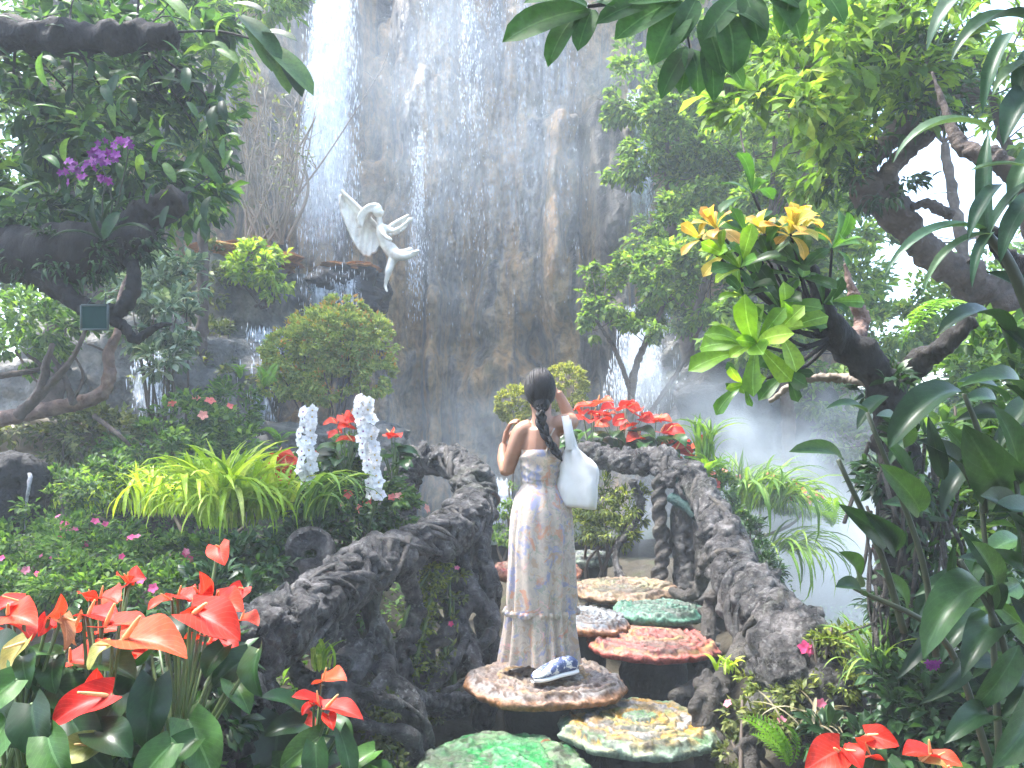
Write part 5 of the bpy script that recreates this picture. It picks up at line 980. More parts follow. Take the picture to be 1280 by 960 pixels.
for k in range(30):
    b = px(330+r2.uniform(-25, 30), 305, 11.1); e = px(335+r2.normal()*42, r2.uniform(80, 220), 11.1+r2.normal()*.25); m = (b+e)/2+V(r2.normal()*.12, 0, -.1); Q = spline([b, m, e], 14); L1.append((Q, np.linspace(.02, .006, 14)))
    for j in range(5):
        s = Q[r2.integers(4, 13)]; t = s+V(r2.normal()*.22, r2.normal()*.1, r2.uniform(.1, .5)); L2.append((spline([s, (s+t)/2+r2.normal(size=3)*.03, t], 7), np.linspace(.008, .003, 7)))
L1.append((spline([px(360, 300, 11), px(385, 240, 10.9), px(378, 190, 10.9), px(395, 145, 10.9)], 20), np.linspace(.028, .008, 20)))
tubes_part('stem', BS, L1, M_twiglt, 5); tag(tubes_part('twigs', BS, L2, M_twiglt, 4), kind='stuff'); crown('leaves', BS, M_lf_olive, [blob(335, 190, 11.1, .7, 1.)], 420, .07, T_SMALL, 60, .2, seed=5)
shrub('rounded topiary bush with orange young tips in front of the cliff', 'bush', [blob(415, 425, 9, .5, .36), blob(375, 445, 8.9, .4, .3), blob(455, 430, 9, .36, .33), blob(430, 395, 9, .28, .2), blob(350, 475, 8.8, .25, .22), blob(470, 470, 8.9, .24, .22), blob(400, 480, 8.9, .4, .22)], 34000, .055, M_topi, T_TINY, 'topiary', seed=51, clumps=520, spread=.17, tip=M_topitip, shell=.72, droop=-.2, stems=9)
gb = 'clipped ball bushes behind the woman'
shrub('clipped yellow-green ball bush left of the woman\'s head', 'bush', [blob(643, 506, 9, .205, .21)], 7000, .036, M_ballb, T_TINY, 'topiary', seed=52, clumps=160, spread=.16, shell=.8, droop=-.3, stems=2, group=gb)
shrub('clipped yellow-green ball bush right of the woman\'s head', 'bush', [blob(706, 484, 9.1, .26, .27)], 9000, .036, M_ballb, T_TINY, 'topiary', seed=53, clumps=180, spread=.16, shell=.8, droop=-.3, stems=2, group=gb)
shrub('small bright green bush beside the stream left of the dress', 'bush', [blob(630, 625, 8.2, .13, .2), blob(632, 668, 8, .2, .1)], 900, .05, M_lf_bright, T_SMALL, seed=54, clumps=30)
# low creeping plants over the beds
r2 = np.random.default_rng(99); n = 26000; x = np.concatenate([r2.uniform(-5.2, -.75, n//2), r2.uniform(-3.5, -1., n//4), r2.uniform(1.5, 4.2, n//4)]); y = np.concatenate([r2.uniform(2, 9.5, n//2), r2.uniform(2, 6, n//4), r2.uniform(2.2, 8.5, n//4)]); k_ = fbm(np.stack([x, y, 0*x], 1)*1.6, 2, 6) > -.25; x, y = x[k_], y[k_]; n = len(x)
P = np.stack([x, y, hgt(x, y)+.02+r2.random(n)*.07], 1); D_ = r2.normal(size=(n, 3)); D_[:, 2] = np.abs(D_[:, 2])*.5
v, f, rn, uu = scatter(T_TINY, P, D_, r2.normal(size=(n, 3))*.4+np.array([0, 0, 1.]), r2.uniform(.03, .075, n)); tag(part('ground_cover', mkq('ground_cover', v, f, M_lf_mid, uv=uu, rnd=rn)), 'low creeping green plants covering the soil of the beds', 'ground cover', kind='stuff')
# lime grasses
shrub('green ground cover between the hedges and the lime grass', 'ground cover', [blob(60, 600, 6.8, .4, .12), blob(180, 600, 6.5, .5, .14), blob(270, 600, 6.2, .4, .16), blob(340, 600, 5.8, .35, .18), blob(260, 700, 4.6, .3, .1), blob(330, 690, 4.55, .2, .1)], 4200, .075, M_lf_mid, T_SMALL, seed=48, clumps=110)
gb = 'lime green strappy plants'
blades('low bright lime grass clump at the left, behind the larger one', px(150, 640, 6.3), 130, (.22, .5), M_blade, seed=1, group=gb, width=.06, br=.22)
blades('lime grass clump between the pink shrub and the tall lime plant', px(210, 645, 5.7), 110, (.25, .5), M_blade, seed=2, group=gb, width=.06, br=.16)
blades('largest lime plant with long arching blades beside the left rail', px(285, 660, 4.8), 150, (.3, .7), M_blade, seed=3, group=gb, width=.06, br=.07, elev=(8, 80), bend=(.5, 1.75))
blades('lime plant in front of the largest one, its blades drooping over the undergrowth', px(290, 640, 4.55), 70, (.3, .55), M_blade, seed=33, group=gb, width=.06, br=.08, elev=(-25, 45), az=(-165, -15), bend=(.8, 1.9))
blades('lime plant with upright blades left of the white orchids', px(345, 650, 4.75), 70, (.3, .5), M_blade, seed=4, group=gb, width=.06, br=.07, elev=(10, 80))
blades('dark green strappy plant drooping to the right under the white orchids', px(392, 650, 4.5), 30, (.25, .42), M_blade2, seed=5, group=gb, width=.07, elev=(0, 50), az=(-50, 60), bend=(1.2, 2.2))
gp = 'pink flowered shrubs at the left'
shrub('pink flowered shrub at the left edge, below the black hollow rock', 'shrub', [blob(40, 680, 4.7, .34, .13), blob(20, 720, 4.3, .34, .16), blob(95, 665, 4.9, .22, .1)], 5200, .045, M_lf_mid, T_SMALL, group=gp, seed=61, clumps=90, fl=26, fmat=M_pink, fr=.026)
shrub('pink flowered shrub below the lime grass', 'shrub', [blob(130, 690, 4.5, .3, .16), blob(185, 700, 4.4, .24, .14), blob(110, 735, 4.1, .3, .15), blob(210, 735, 4.0, .25, .12)], 5200, .048, M_lf_mid, T_SMALL, group=gp, seed=62, clumps=90, fl=12, fmat=M_pink, fr=.024)
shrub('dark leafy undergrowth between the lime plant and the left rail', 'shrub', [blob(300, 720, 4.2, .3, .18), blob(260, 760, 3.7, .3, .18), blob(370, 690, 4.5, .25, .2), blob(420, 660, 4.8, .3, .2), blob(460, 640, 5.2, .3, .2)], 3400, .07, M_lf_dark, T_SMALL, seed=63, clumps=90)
# white orchid spikes
def white_spike(label, pts, n, r, seed):
    o = thing('orchid', label, 'orchid', pts[0], 'white orchid spikes'); Q = spline(pts, 40); tubes_part('stem', o, [(Q, np.linspace(.008, .004, 40))], M_stem); r2 = np.random.default_rng(seed)
    lo = 15
    for k in range(n):
        i = lo+(39-lo)*k/(n-1); p = Q[int(i)]; s = -1 if k % 2 else 1; nrm = V(s*.6+r2.normal()*.4, -1, .1+r2.normal()*.4); f = flower(o, M_white, p+V(s*.024+r2.normal()*.01, -.03+r2.normal()*.015, r2.normal()*.01), nrm, r*r2.uniform(.9, 1.15), w=.8, cup=.05)
        mb = MB(); mb.add(*ball((0, 0, .07), (.13, .13, .14), 6, 5)); part('lip', mb.mesh('lip', M_yelc if k % 2 == 0 else M_purple), f, WM[f.name])
    for k, (a, l) in enumerate(((.4, .25), (2.6, .26), (-.5, .22), (3.6, .22))): part('leaf', leaf_mesh('oblong', .3, M_anl, .8, .15), o, orient(Q[0], V(math.cos(a), -.4, .35), V(0, 0, 1), l, l, l))
    return o
white_spike('shorter column of white orchids left of the red flowers', [px(402, 660, 4.7), px(388, 610, 4.6), px(384, 560, 4.55), px(388, 514, 4.55)], 36, .038, 1)
white_spike('taller column of white orchids behind the left rail', [px(450, 690, 4.75), px(468, 630, 4.6), px(463, 560, 4.55), px(455, 497, 4.5)], 50, .038, 2)
ga = 'small red anthuriums behind the left rail'
anthurium_auto('red anthurium between the two white orchid columns', px(430, 600, 5.), 8, 12, (.2, .42), .1, .17, seed=3, group=ga, spread=.1)
anthurium_auto('red anthurium left of the shorter white orchid', px(352, 620, 5.), 7, 7, (.12, .26), .13, .15, [M_red, M_redor], 4, ga, .07)
anthurium_auto('single red anthurium right of the taller white orchid', px(490, 620, 5.1), 3, 10, (.3, .44), .1, .17, seed=5, group=ga, spread=.06)
shrub('dark plants with tiny red flowers at the foot of the white orchids', 'shrub', [blob(440, 620, 4.95, .3, .16), blob(490, 640, 5.1, .22, .16), blob(400, 640, 4.8, .22, .14), blob(420, 570, 5.2, .25, .14)], 2600, .065, M_lf_mid, T_SMALL, seed=64, clumps=80, fl=11, fmat=M_coral, fr=.032)
# climbing bits on the left rail
gc = 'small plants growing on the root railings'
def drape(label, pts, r, n, size, mat, seed, fl=0, fm=None, tm=T_FINE):
    Q = spline(pts, 8); return shrub(label, 'climber', [(q, V(r, r*.7, r)) for q in Q], n, size, mat, tm, 'climber', seed=seed, clumps=60, spread=.6, stems=3, base=float(Q[-1][2]), group=gc, fl=fl, fmat=fm, fr=.02, smat=M_stem)
drape('yellow-green moss hanging on the left rail near its upper bend', [px(548, 690, 4.72), px(540, 730, 4.62), px(525, 780, 4.55), px(515, 830, 4.45)], .075, 1800, .04, M_moss, 71)
drape('dull green creeper on the posts of the left rail', [px(570, 720, 4.75), px(560, 790, 4.6), px(548, 850, 4.45), px(540, 890, 4.4)], .06, 800, .04, M_lf_olive, 72, 3, M_pink)
drape('pale creeper at the bottom of the left rail beside the green stone', [px(480, 870, 3.7), px(478, 920, 3.6), px(490, 965, 3.55)], .07, 600, .04, M_lf_olive, 73)
blades('small lime sprout under the left rail', px(402, 838, 3.45), 26, (.08, .17), M_blade, seed=8, width=.14, br=.02, elev=(25, 85), bend=(.6, 1.2), group=gc)
tag(shrub('mossy green mound beneath the white bag', 'shrub', [blob(745, 625, 6.5, .2, .2), blob(785, 635, 6.45, .17, .2), blob(730, 660, 6.45, .17, .12), blob(765, 665, 6.4, .2, .12)], 4200, .06, M_moss, T_NARROW, seed=74, clumps=120, spread=.3))
# ================================================================== right middle ground
ga = 'red anthuriums along the far right rail'
for k, (x, y, d, nf, lb) in enumerate([(735, 580, 7.0, 9, 'red anthurium just right of the woman, nearest her arm'), (775, 580, 6.9, 10, 'tallest red anthurium in the middle of the right bank'), (812, 585, 6.8, 9, 'red anthurium in front of the pale cascade'), (848, 595, 6.7, 10, 'orange-red anthurium at the right end of the bank')]):
    anthurium_auto(lb, px(x, y, d), nf, 12, (.25, .52) if k < 2 else (.22, .42) if k < 3 else (.12, .3), .16, .24, [M_red, M_redor] if k < 3 else [M_redor, M_red], 20+k, ga, .17)
gr_ = 'plants on the misty right bank'
blades('upright green blades right of the orange-red anthurium', px(885, 575, 6.4), 34, (.25, .5), M_blade2, seed=11, width=.06, elev=(30, 85), br=.04, group=gr_)
blades('pale feathery grass behind the right rail in the mist', px(915, 610, 6.7), 60, (.2, .42), M_blade2, seed=12, width=.035, br=.09, group=gr_)
blades('bright grass spilling down the misty right bank', px(950, 640, 6.4), 120, (.3, .6), M_blade2, seed=13, width=.045, br=.12, az=(-110, 60), elev=(-25, 60), bend=(1., 2.2), group=gr_)
blades('grass drooping into the mist below the right bank', px(975, 690, 6.2), 60, (.3, .55), M_blade2, seed=14, width=.045, br=.1, az=(-110, 40), elev=(-45, 30), bend=(.8, 2.), group=gr_)
shrub('coral flowered plants in the mist behind the right rail', 'shrub', [blob(900, 610, 6.5, .2, .12), blob(950, 610, 6.8, .28, .12), blob(990, 625, 6.9, .22, .12), blob(905, 650, 6.2, .16, .16)], 2400, .06, M_lf_mid, T_SMALL, seed=81, clumps=60, fl=30, fmat=M_coral, fr=.04, group=gr_)
shrub('shaded ferny plants hugging the back of the right rail', 'shrub', [blob(930, 680, 5.6, .14, .22), blob(950, 720, 5.2, .14, .2), blob(900, 620, 6.0, .12, .14), blob(965, 760, 4.9, .14, .14)], 1800, .06, M_lf_dark, T_NARROW, seed=82, clumps=50, group=gr_)
fern('pale fern at the right bank, behind the glazed root', px(880, 600, 6.3), 12, (.2, .34), M_fern, seed=9, group=gr_); fern('fern rising from the mist between rail and dark branch', px(1040, 660, 6.4), 9, (.25, .4), M_fern, seed=10, group=gr_, az=(100, 260))
# ================================================================== red anthuriums, front left
ga = 'large red anthuriums at the front left'
def an_plant(label, root, fl, lv):
    o = thing('anthurium', label, 'anthurium', root, ga); root = np.asarray(root)
    for k, (b, t, d, mat, up, w) in enumerate(fl): b_, t_ = px(*b, d), px(*t, d-.05); spathe(o, root+V(.02*math.sin(k*2), .03*math.cos(k*2), .1), b_, t_+(t_-b_)*.05, mat, up, w*.9, .55, seed=k % 3, wave=.06)
    rx = np.random.default_rng(len(fl)*7+len(lv)); c_ = np.mean([f_[0] for f_ in fl], 0)
    for k in range(len(fl) if root[0] < -.8 else len(fl)//2):
        b = (c_[0]+rx.normal()*34, c_[1]+4+rx.normal()*26); a = rx.uniform(0, 6.28); t = (b[0]+math.cos(a)*38, b[1]+8+math.sin(a)*16); d = fl[0][2]+rx.uniform(0, .25); spathe(o, root+V(0, 0, .1), px(*b, d), px(*t, d-.06), [M_red, M_redor][k % 2], (rx.normal()*.3, -.4, 1), .85, .55, seed=k % 3, wave=.06)
    for k in range(len(lv)+2):
        b = (c_[0]+rx.normal()*38, rx.uniform(c_[1]+40, c_[1]+130)); a = rx.uniform(.2, 2.9); l = rx.uniform(45, 75); d = fl[0][2]-rx.uniform(0, .12); heart_leaf(o, root+V(0, 0, .05), px(*b, d), px(b[0]+math.cos(a)*l*1.1, b[1]+math.sin(a)*l*.8, d-.06), (rx.normal()*.4, -.75, .7), rx.choice([.65, .75]), .75, seed=k % 3)
    for k, (b, t, d, up, w) in enumerate(lv): heart_leaf(o, root+V(.03*math.sin(k), .03*math.cos(k), .05), px(*b, d), px(*t, d-.05), up, w, .6, seed=k % 3)
    return o
UP, FC, SD = (0, -.3, 1), (0, -1, .35), (.6, -.5, .7)
an_plant('anthurium at the left edge with red and faded brownish blooms', px(20, 1010, 2.05), [((8, 770), (44, 782), 2.15, M_red, (-.1, -.5, .8), .95), ((30, 752), (-14, 775), 2.2, M_red, UP, .9), ((62, 770), (76, 744), 2.1, M_red, (.8, -.6, .1), .5), ((58, 772), (48, 795), 2.12, M_red, (.7, -.7, .2), .7), ((34, 800), (8, 848), 2.05, M_aged, (-.4, -1, .3), .7), ((78, 770), (80, 812), 2.1, M_aged, (1, -.5, .1), .5)],
    [((20, 850), (-30, 900), 1.9, FC, .8), ((40, 880), (60, 950), 1.85, FC, .75), ((10, 900), (-20, 970), 1.85, FC, .75), ((60, 850), (100, 905), 2.1, UP, .75), ((30, 830), (80, 845), 2.2, UP, .7), ((-10, 860), (20, 935), 1.95, FC, .7)])
an_plant('anthurium with the most crowded orange-red blooms, middle of the front left', px(120, 1010, 2.1), [((124, 748), (146, 754), 2.3, M_redor, UP, 1.1), ((112, 752), (98, 742), 2.3, M_redor, UP, 1.), ((163, 728), (180, 724), 2.25, M_red, (0, -.9, .7), 1.0), ((158, 730), (146, 720), 2.25, M_red, (0, -.9, .7), 1.), ((108, 770), (146, 780), 2.2, M_red, UP, .75), ((128, 785), (186, 790), 2.15, M_redor, UP, .6), ((150, 800), (230, 822), 2.05, M_redor, (.1, -.42, .9), .75), ((140, 805), (112, 836), 2.05, M_aged, (-.5, -.8, .5), .8), ((104, 770), (96, 806), 2.15, M_aged, (-.8, -.6, .1), .6), ((140, 868), (68, 905), 1.95, M_red, (.25, -.5, .8), .75), ((120, 862), (122, 836), 2.0, M_red, (.4, -1, .2), .7), ((120, 930), (62, 954), 1.9, M_aged, (.3, -.8, .7), .8)],
    [((110, 830), (170, 850), 2.15, UP, .75), ((120, 915), (164, 948), 1.9, (.2, -.6, .9), .8), ((85, 860), (50, 840), 2.2, UP, .75), ((150, 870), (120, 930), 2.0, FC, .7), ((90, 900), (140, 970), 1.95, FC, .75), ((60, 920), (90, 980), 1.8, FC, .75), ((180, 830), (215, 808), 2.2, UP, .6)])
an_plant('anthurium with a big red bloom against the left rail', px(215, 1010, 2.15), [((215, 750), (186, 762), 2.3, M_red, UP, .8), ((222, 745), (240, 752), 2.3, M_red, UP, 1.1), ((252, 750), (250, 716), 2.28, M_red, (.8, -.6, .2), .6), ((248, 742), (266, 742), 2.3, M_red, (.3, -.9, .5), 1.1), ((238, 766), (297, 800), 2.15, M_red, (.15, -.6, .8), .82), ((240, 768), (262, 762), 2.2, M_red, UP, .9), ((300, 775), (322, 782), 2.5, M_redor, UP, .9)],
    [((194, 850), (182, 938), 2.0, (.25, -1, .3), .62), ((245, 925), (200, 975), 1.95, (.1, -.42, .9), .75), ((205, 780), (228, 800), 2.2, UP, .7), ((185, 800), (150, 830), 2.3, UP, .7), ((235, 900), (268, 975), 2.0, (.3, -.8, .6), .7), ((215, 930), (170, 985), 1.9, FC, .75)])
an_plant('low anthurium with red blooms between the rail posts at front', px(385, 1000, 2.85), [((400, 884), (366, 872), 2.8, M_red, UP, .8), ((404, 886), (452, 900), 2.75, M_red, UP, .6), ((410, 893), (416, 912), 2.72, M_red, (.2, -.9, .6), .8), ((392, 880), (378, 894), 2.8, M_red, UP, .7)],
    [((375, 890), (325, 872), 2.85, UP, .7), ((380, 905), (330, 920), 2.8, (0, -.7, .8), .65), ((400, 920), (350, 960), 2.75, FC, .6), ((425, 915), (438, 985), 2.7, (.6, -.8, .4), .4), ((395, 930), (400, 990), 2.7, FC, .6), ((350, 895), (345, 985), 2.85, FC, .7), ((415, 900), (440, 930), 2.85, UP, .6)])
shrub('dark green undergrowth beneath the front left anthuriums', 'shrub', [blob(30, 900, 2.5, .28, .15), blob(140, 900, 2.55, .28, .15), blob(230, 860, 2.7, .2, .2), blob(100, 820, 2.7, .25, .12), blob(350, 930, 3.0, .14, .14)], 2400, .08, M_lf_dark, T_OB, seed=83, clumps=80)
# ================================================================== red anthuriums, front right
ga = 'red anthuriums at the front right'
an_plant('red anthurium cut by the bottom edge at front right', px(1045, 1040, 2.4), [((1050, 938), (1008, 962), 2.4, M_red, (-.1, -.8, .7), .9), ((1056, 936), (1076, 962), 2.4, M_red, (.2, -.8, .7), 1.)], [((1020, 965), (990, 1000), 2.45, FC, .7), ((1080, 975), (1100, 1010), 2.4, FC, .7), ((1040, 985), (1060, 1020), 2.3, FC, .7)])
an_plant('single red anthurium bloom standing above the others at front right', px(1090, 1030, 2.5), [((1082, 918), (1122, 932), 2.5, M_red, (-.2, -.9, .6), .85), ((1084, 930), (1070, 922), 2.5, M_red, (-.4, -.9, .3), .7)], [((1095, 938), (1080, 985), 2.5, FC, .6), ((1110, 950), (1130, 985), 2.55, FC, .7)])
an_plant('red anthurium with a green-tinged bloom at the lower right', px(1160, 1030, 2.4), [((1165, 948), (1130, 944), 2.4, M_red, UP, .8), ((1168, 946), (1202, 958), 2.38, M_red, (.2, -.8, .7), .8), ((1150, 952), (1185, 962), 2.36, M_aged, UP, .6)], [((1190, 960), (1230, 990), 2.4, FC, .7), ((1150, 965), (1140, 1000), 2.4, FC, .7)])
# ================================================================== twisted tree at the right, with what grows on it
RT = thing('twisted_tree', 'dark twisted tree at the right with limbs forking above the mist', 'tree', px(1150, 960, 3.5))
for k, pts in enumerate([
    [P4(1165, 1000, 3.4, .14), P4(1150, 880, 3.4, .12), P4(1130, 760, 3.4, .105), P4(1128, 640, 3.4, .09), P4(1118, 540, 3.4, .085), P4(1108, 490, 3.4, .088), P4(1085, 452, 3.38, .07), P4(1050, 424, 3.35, .055), P4(1030, 390, 3.3, .045), P4(1018, 345, 3.25, .036), P4(985, 310, 3.2, .02)],
    [P4(1104, 490, 3.4, .06), P4(1135, 462, 3.4, .05), P4(1170, 440, 3.3, .045), P4(1215, 400, 3.2, .03)],
    [P4(1360, 480, 5.2, .15), P4(1290, 410, 5.1, .13), P4(1220, 355, 5., .11), P4(1165, 318, 4.9, .085), P4(1128, 278, 4.9, .075), P4(1095, 248, 4.9, .09), P4(1078, 222, 4.9, .075), P4(1105, 180, 4.9, .06), P4(1160, 130, 4.8, .085), P4(1140, 60, 4.8, .085), P4(1090, -20, 4.8, .08), P4(1060, -90, 4.8, .08)],
    [P4(1128, 270, 4.9, .07), P4(1112, 235, 4.85, .06), P4(1118, 205, 4.85, .05), P4(1180, 150, 4.8, .05)],
    [P4(1290, 235, 3.6, .05), P4(1245, 200, 3.6, .045), P4(1200, 180, 3.7, .03), P4(1165, 90, 3.8, .005)],
    [P4(1290, 340, 3., .04), P4(1255, 318, 3., .03), P4(1235, 290, 3., .025), P4(1215, 330, 3.0, .015)],
    [P4(1060, 430, 3.35, .03), P4(1078, 405, 3.5, .03), P4(1068, 375, 3.5, .024), P4(1056, 330, 3.5, .006)],
    [P4(1085, 478, 3.4, .02), P4(1050, 472, 3.5, .02), P4(1000, 476, 3.5, .016), P4(962, 502, 3.5, .01)],
    [P4(1190, 270, 4.8, .03), P4(1160, 255, 4.8, .03), P4(1140, 258, 4.8, .02)]]):
    Q = spline(pts, 24*len(pts)); mb = MB(); mb.add(*tube(Q[:, :3], Q[:, 3], 18, True, .36, 40+k)); part('trunk' if k in (0, 2) else 'limb', mb.mesh('limb', (M_bark, M_bark, M_bark2, M_bark2, M_bark2, M_bark, M_pinkbark, M_twiglt, M_bark2)[k]), RT)
mb = MB(); r2 = np.random.default_rng(12)                            # hanging aerial roots on the lower trunk
for k in range(60):
    a = px(r2.uniform(1080, 1190), r2.uniform(520, 760), r2.uniform(3.1, 3.5)); e = a+V(r2.normal()*.06, r2.normal()*.03, -r2.uniform(.15, .5)); mb.add(*tube(spline([a, (a+e)/2+r2.normal(size=3)*.03, e], 8), r2.uniform(.004, .011), 5))
tag(part('aerial_roots', mb.mesh('aerial_roots', M_rootlt), RT), kind='stuff')
crown('moss', RT, M_lf_dark, [blob(1130, 600, 3.3, .16, .3), blob(1150, 760, 3.3, .2, .3), blob(1105, 490, 3.35, .1, .1), blob(1120, 120, 4.7, .4, .3), blob(1090, 230, 4.8, .25, .15)], 2600, .08, T_NARROW, 80, .4, seed=91)
crown('leaves', RT, M_lf_bright, [blob(1100, 110, 4.7, .35, .3), blob(1030, 180, 4.6, .3, .25), blob(960, 120, 4.4, .3, .2), blob(1150, 40, 4.6, .4, .3), blob(1010, 60, 4.4, .4, .25)], 1500, .14, T_OB, 50, .4, seed=92)
# ---- glossy-leaved shrub with golden young leaves
GS = thing('golden_shrub', 'glossy green shrub with golden orange young leaves in front of the twisted tree', 'shrub', px(1010, 480, 3.2))
g1 = [leaf_mesh('obov', .52, M_gold, b, .12, .02, 8, 4) for b in (.6, 1.1)]; g2 = [leaf_mesh('obov', .42, M_schef, b, .15, .02, 8, 4) for b in (.4, .8)]; g3 = [leaf_mesh('obov', .46, M_limeleaf, b, .15, .02, 8, 4) for b in (.4, .8)]
r2 = np.random.default_rng(2); tw = []
for x, y, d, ax, n, L_, ms in ((988, 292, 3.05, (0, -.7, 1), 15, (.09, .135), g1), (955, 292, 3.1, (-.3, -.7, 1), 8, (.08, .11), g1), (1006, 284, 3.15, (.2, -.5, 1), 8, (.08, .12), g1), (895, 285, 3.1, (-.4, -.7, .9), 10, (.08, .12), g1), (875, 298, 3.1, (-.6, -.7, .6), 5, (.07, .1), g1), (905, 318, 3.05, (-.5, -.8, .5), 6, (.08, .12), g1[:1]+g3), (925, 335, 3.05, (-.3, -1, .4), 9, (.1, .16), g3+g2),
    (960, 325, 3.15, (-.2, -.8, .7), 13, (.13, .19), g2), (1000, 345, 3.15, (.1, -.9, .5), 13, (.13, .19), g2), (935, 300, 3.2, (-.2, -.7, .8), 10, (.12, .17), g2), (1040, 310, 3.2, (.4, -.8, .6), 9, (.13, .2), g2), (975, 385, 3.15, (-.4, -.9, .2), 12, (.12, .18), g2), (1030, 380, 3.2, (.2, -1, .2), 8, (.12, .18), g2), (930, 370, 3.1, (-.6, -.8, .3), 8, (.11, .16), g3+g2), (945, 430, 3.0, (-.5, -.9, .2), 11, (.15, .22), g3), (975, 415, 3.05, (0, -1, .4), 9, (.13, .2), g3), (930, 480, 3.1, (-.3, -1, -.5), 9, (.1, .16), g2+g3), (985, 465, 3.2, (0, -1, -.3), 8, (.1, .17), g2), (940, 240, 3.3, (-.2, -.5, 1), 7, (.13, .19), g2)):
    rosette(GS, px(x, y, d), np.asarray(ax)+r2.normal(size=3)*.25, n, (L_[0]*.85, L_[1]*1.1), ms, (15, 118), int(x+y)); e = px(x, y, d); s = px(1045, 420, 3.33); tw.append((spline([s, (s+e)/2+V(0, .05, -.04), e], 9), np.linspace(.012, .005, 9)))
tubes_part('twig', GS, tw, M_bark); leaf_at(GS, g3[0], px(925, 440, 3.0), px(860, 464, 2.95), (-.2, -1, .6)); leaf_at(GS, g3[1], px(930, 435, 3.), px(880, 418, 2.95), (-.2, -1, .6)); leaf_at(GS, g3[0], px(965, 425, 3.), px(1006, 382, 2.95), (-.6, -1, .2))
# ---- branch hanging in from the top
OB = thing('overhanging_branch', 'leafy branch with broad dark leaves hanging in from the top edge', 'branch', px(1000, -30, 2.5))
tubes_part('twig', OB, [(spline([px(1130, -60, 2.8), px(1000, -22, 2.6), px(860, -6, 2.45), px(735, 8, 2.4)], 24), np.linspace(.02, .005, 24)), (spline([px(860, -6, 2.45), px(856, 20, 2.42), px(862, 60, 2.4)], 10), np.linspace(.007, .003, 10)), (spline([px(910, -10, 2.5), px(896, 30, 2.45), px(890, 60, 2.4)], 10), np.linspace(.007, .003, 10))], M_bark)
om = [leaf_mesh('oblong', w, M_over, b, .12, .02, 9, 4) for w, b in ((.36, .35), (.42, .6), (.3, .5))]
for k, (b, t) in enumerate([((735, 12), (628, 53)), ((735, 8), (655, 4)), ((722, 18), (685, 84)), ((740, 12), (722, 64)), ((742, 4), (770, 10)), ((815, 4), (745, 30)), ((850, 0), (768, 50)), ((852, 8), (815, 82)), ((862, 60), (826, 124)), ((880, 25), (903, 98)), ((905, 16), (915, 95)), ((884, 55), (892, 128)), ((850, -4), (785, 4)), ((862, 62), (872, 120)), ((900, 10), (960, 40)), ((930, -10), (950, 60)), ((960, -15), (1000, 50)), ((870, 0), (840, 60)), ((920, 0), (880, 50)), ((990, -20), (975, 45)), ((760, 2), (700, -15)), ((1020, -20), (1055, 30)), ((940, -10), (1005, 12)), ((885, 60), (930, 110)), ((862, 62), (850, 118))]):
    leaf_at(OB, om[k % 3], px(*b, 2.45), px(*t, 2.38), (.15*math.sin(k*2.), -1, .45+.3*math.sin(k)), wscale=1.1)
# ---- long strap leaves, upper right
ST_ = thing('strap_orchid', 'large epiphyte with long grey-green strap leaves at the upper right', 'plant', px(1290, 150, 2.1))
for k, (b, t, w, bd) in enumerate([((1300, 12), (1158, 64), .26, 1.3), ((1300, 34), (1188, 78), .24, 1.0), ((1264, 40), (1228, 142), .16, .7), ((1242, 166), (1116, 204), .2, 1.1), ((1300, 105), (1254, 182), .3, .6), ((1237, 292), (1104, 346), .13, .9), ((1240, 292), (1154, 368), .13, 1.), ((1234, 300), (1236, 165), .14, .5), ((1238, 292), (1296, 222), .3, .4), ((1212, 214), (1296, 214), .14, .5), ((1300, 80), (1240, 120), .28, .8), ((1300, 180), (1262, 262), .26, .6), ((1250, 230), (1210, 300), .2, .6), ((1300, 240), (1250, 330), .22, .8), ((1300, 60), (1270, 130), .3, .6), ((1300, 300), (1262, 250), .25, .6), ((1242, 290), (1215, 360), .14, .9), ((1290, -10), (1200, 10), .24, 1.2)]):
    leaf_at(ST_, leaf_mesh('strap', w, M_strapw, bd, .3, 0, 12, 4), px(*b, 2.1+.02*(k % 3)), px(*t, 2.05+.03*(k % 4)), (-.3, -.55, 1) if abs(b[0]-t[0]) > 30 else (-.8, -.8, .3))
tubes_part('stem', ST_, [(spline([px(1300, 420, 2.2), px(1262, 330, 2.15), px(1236, 295, 2.12)], 12), np.linspace(.02, .012, 12)), (spline([px(1310, 260, 2.2), px(1290, 120, 2.15), px(1300, 20, 2.15)], 12), np.linspace(.025, .02, 12))], M_stemd)
r2 = np.random.default_rng(77)
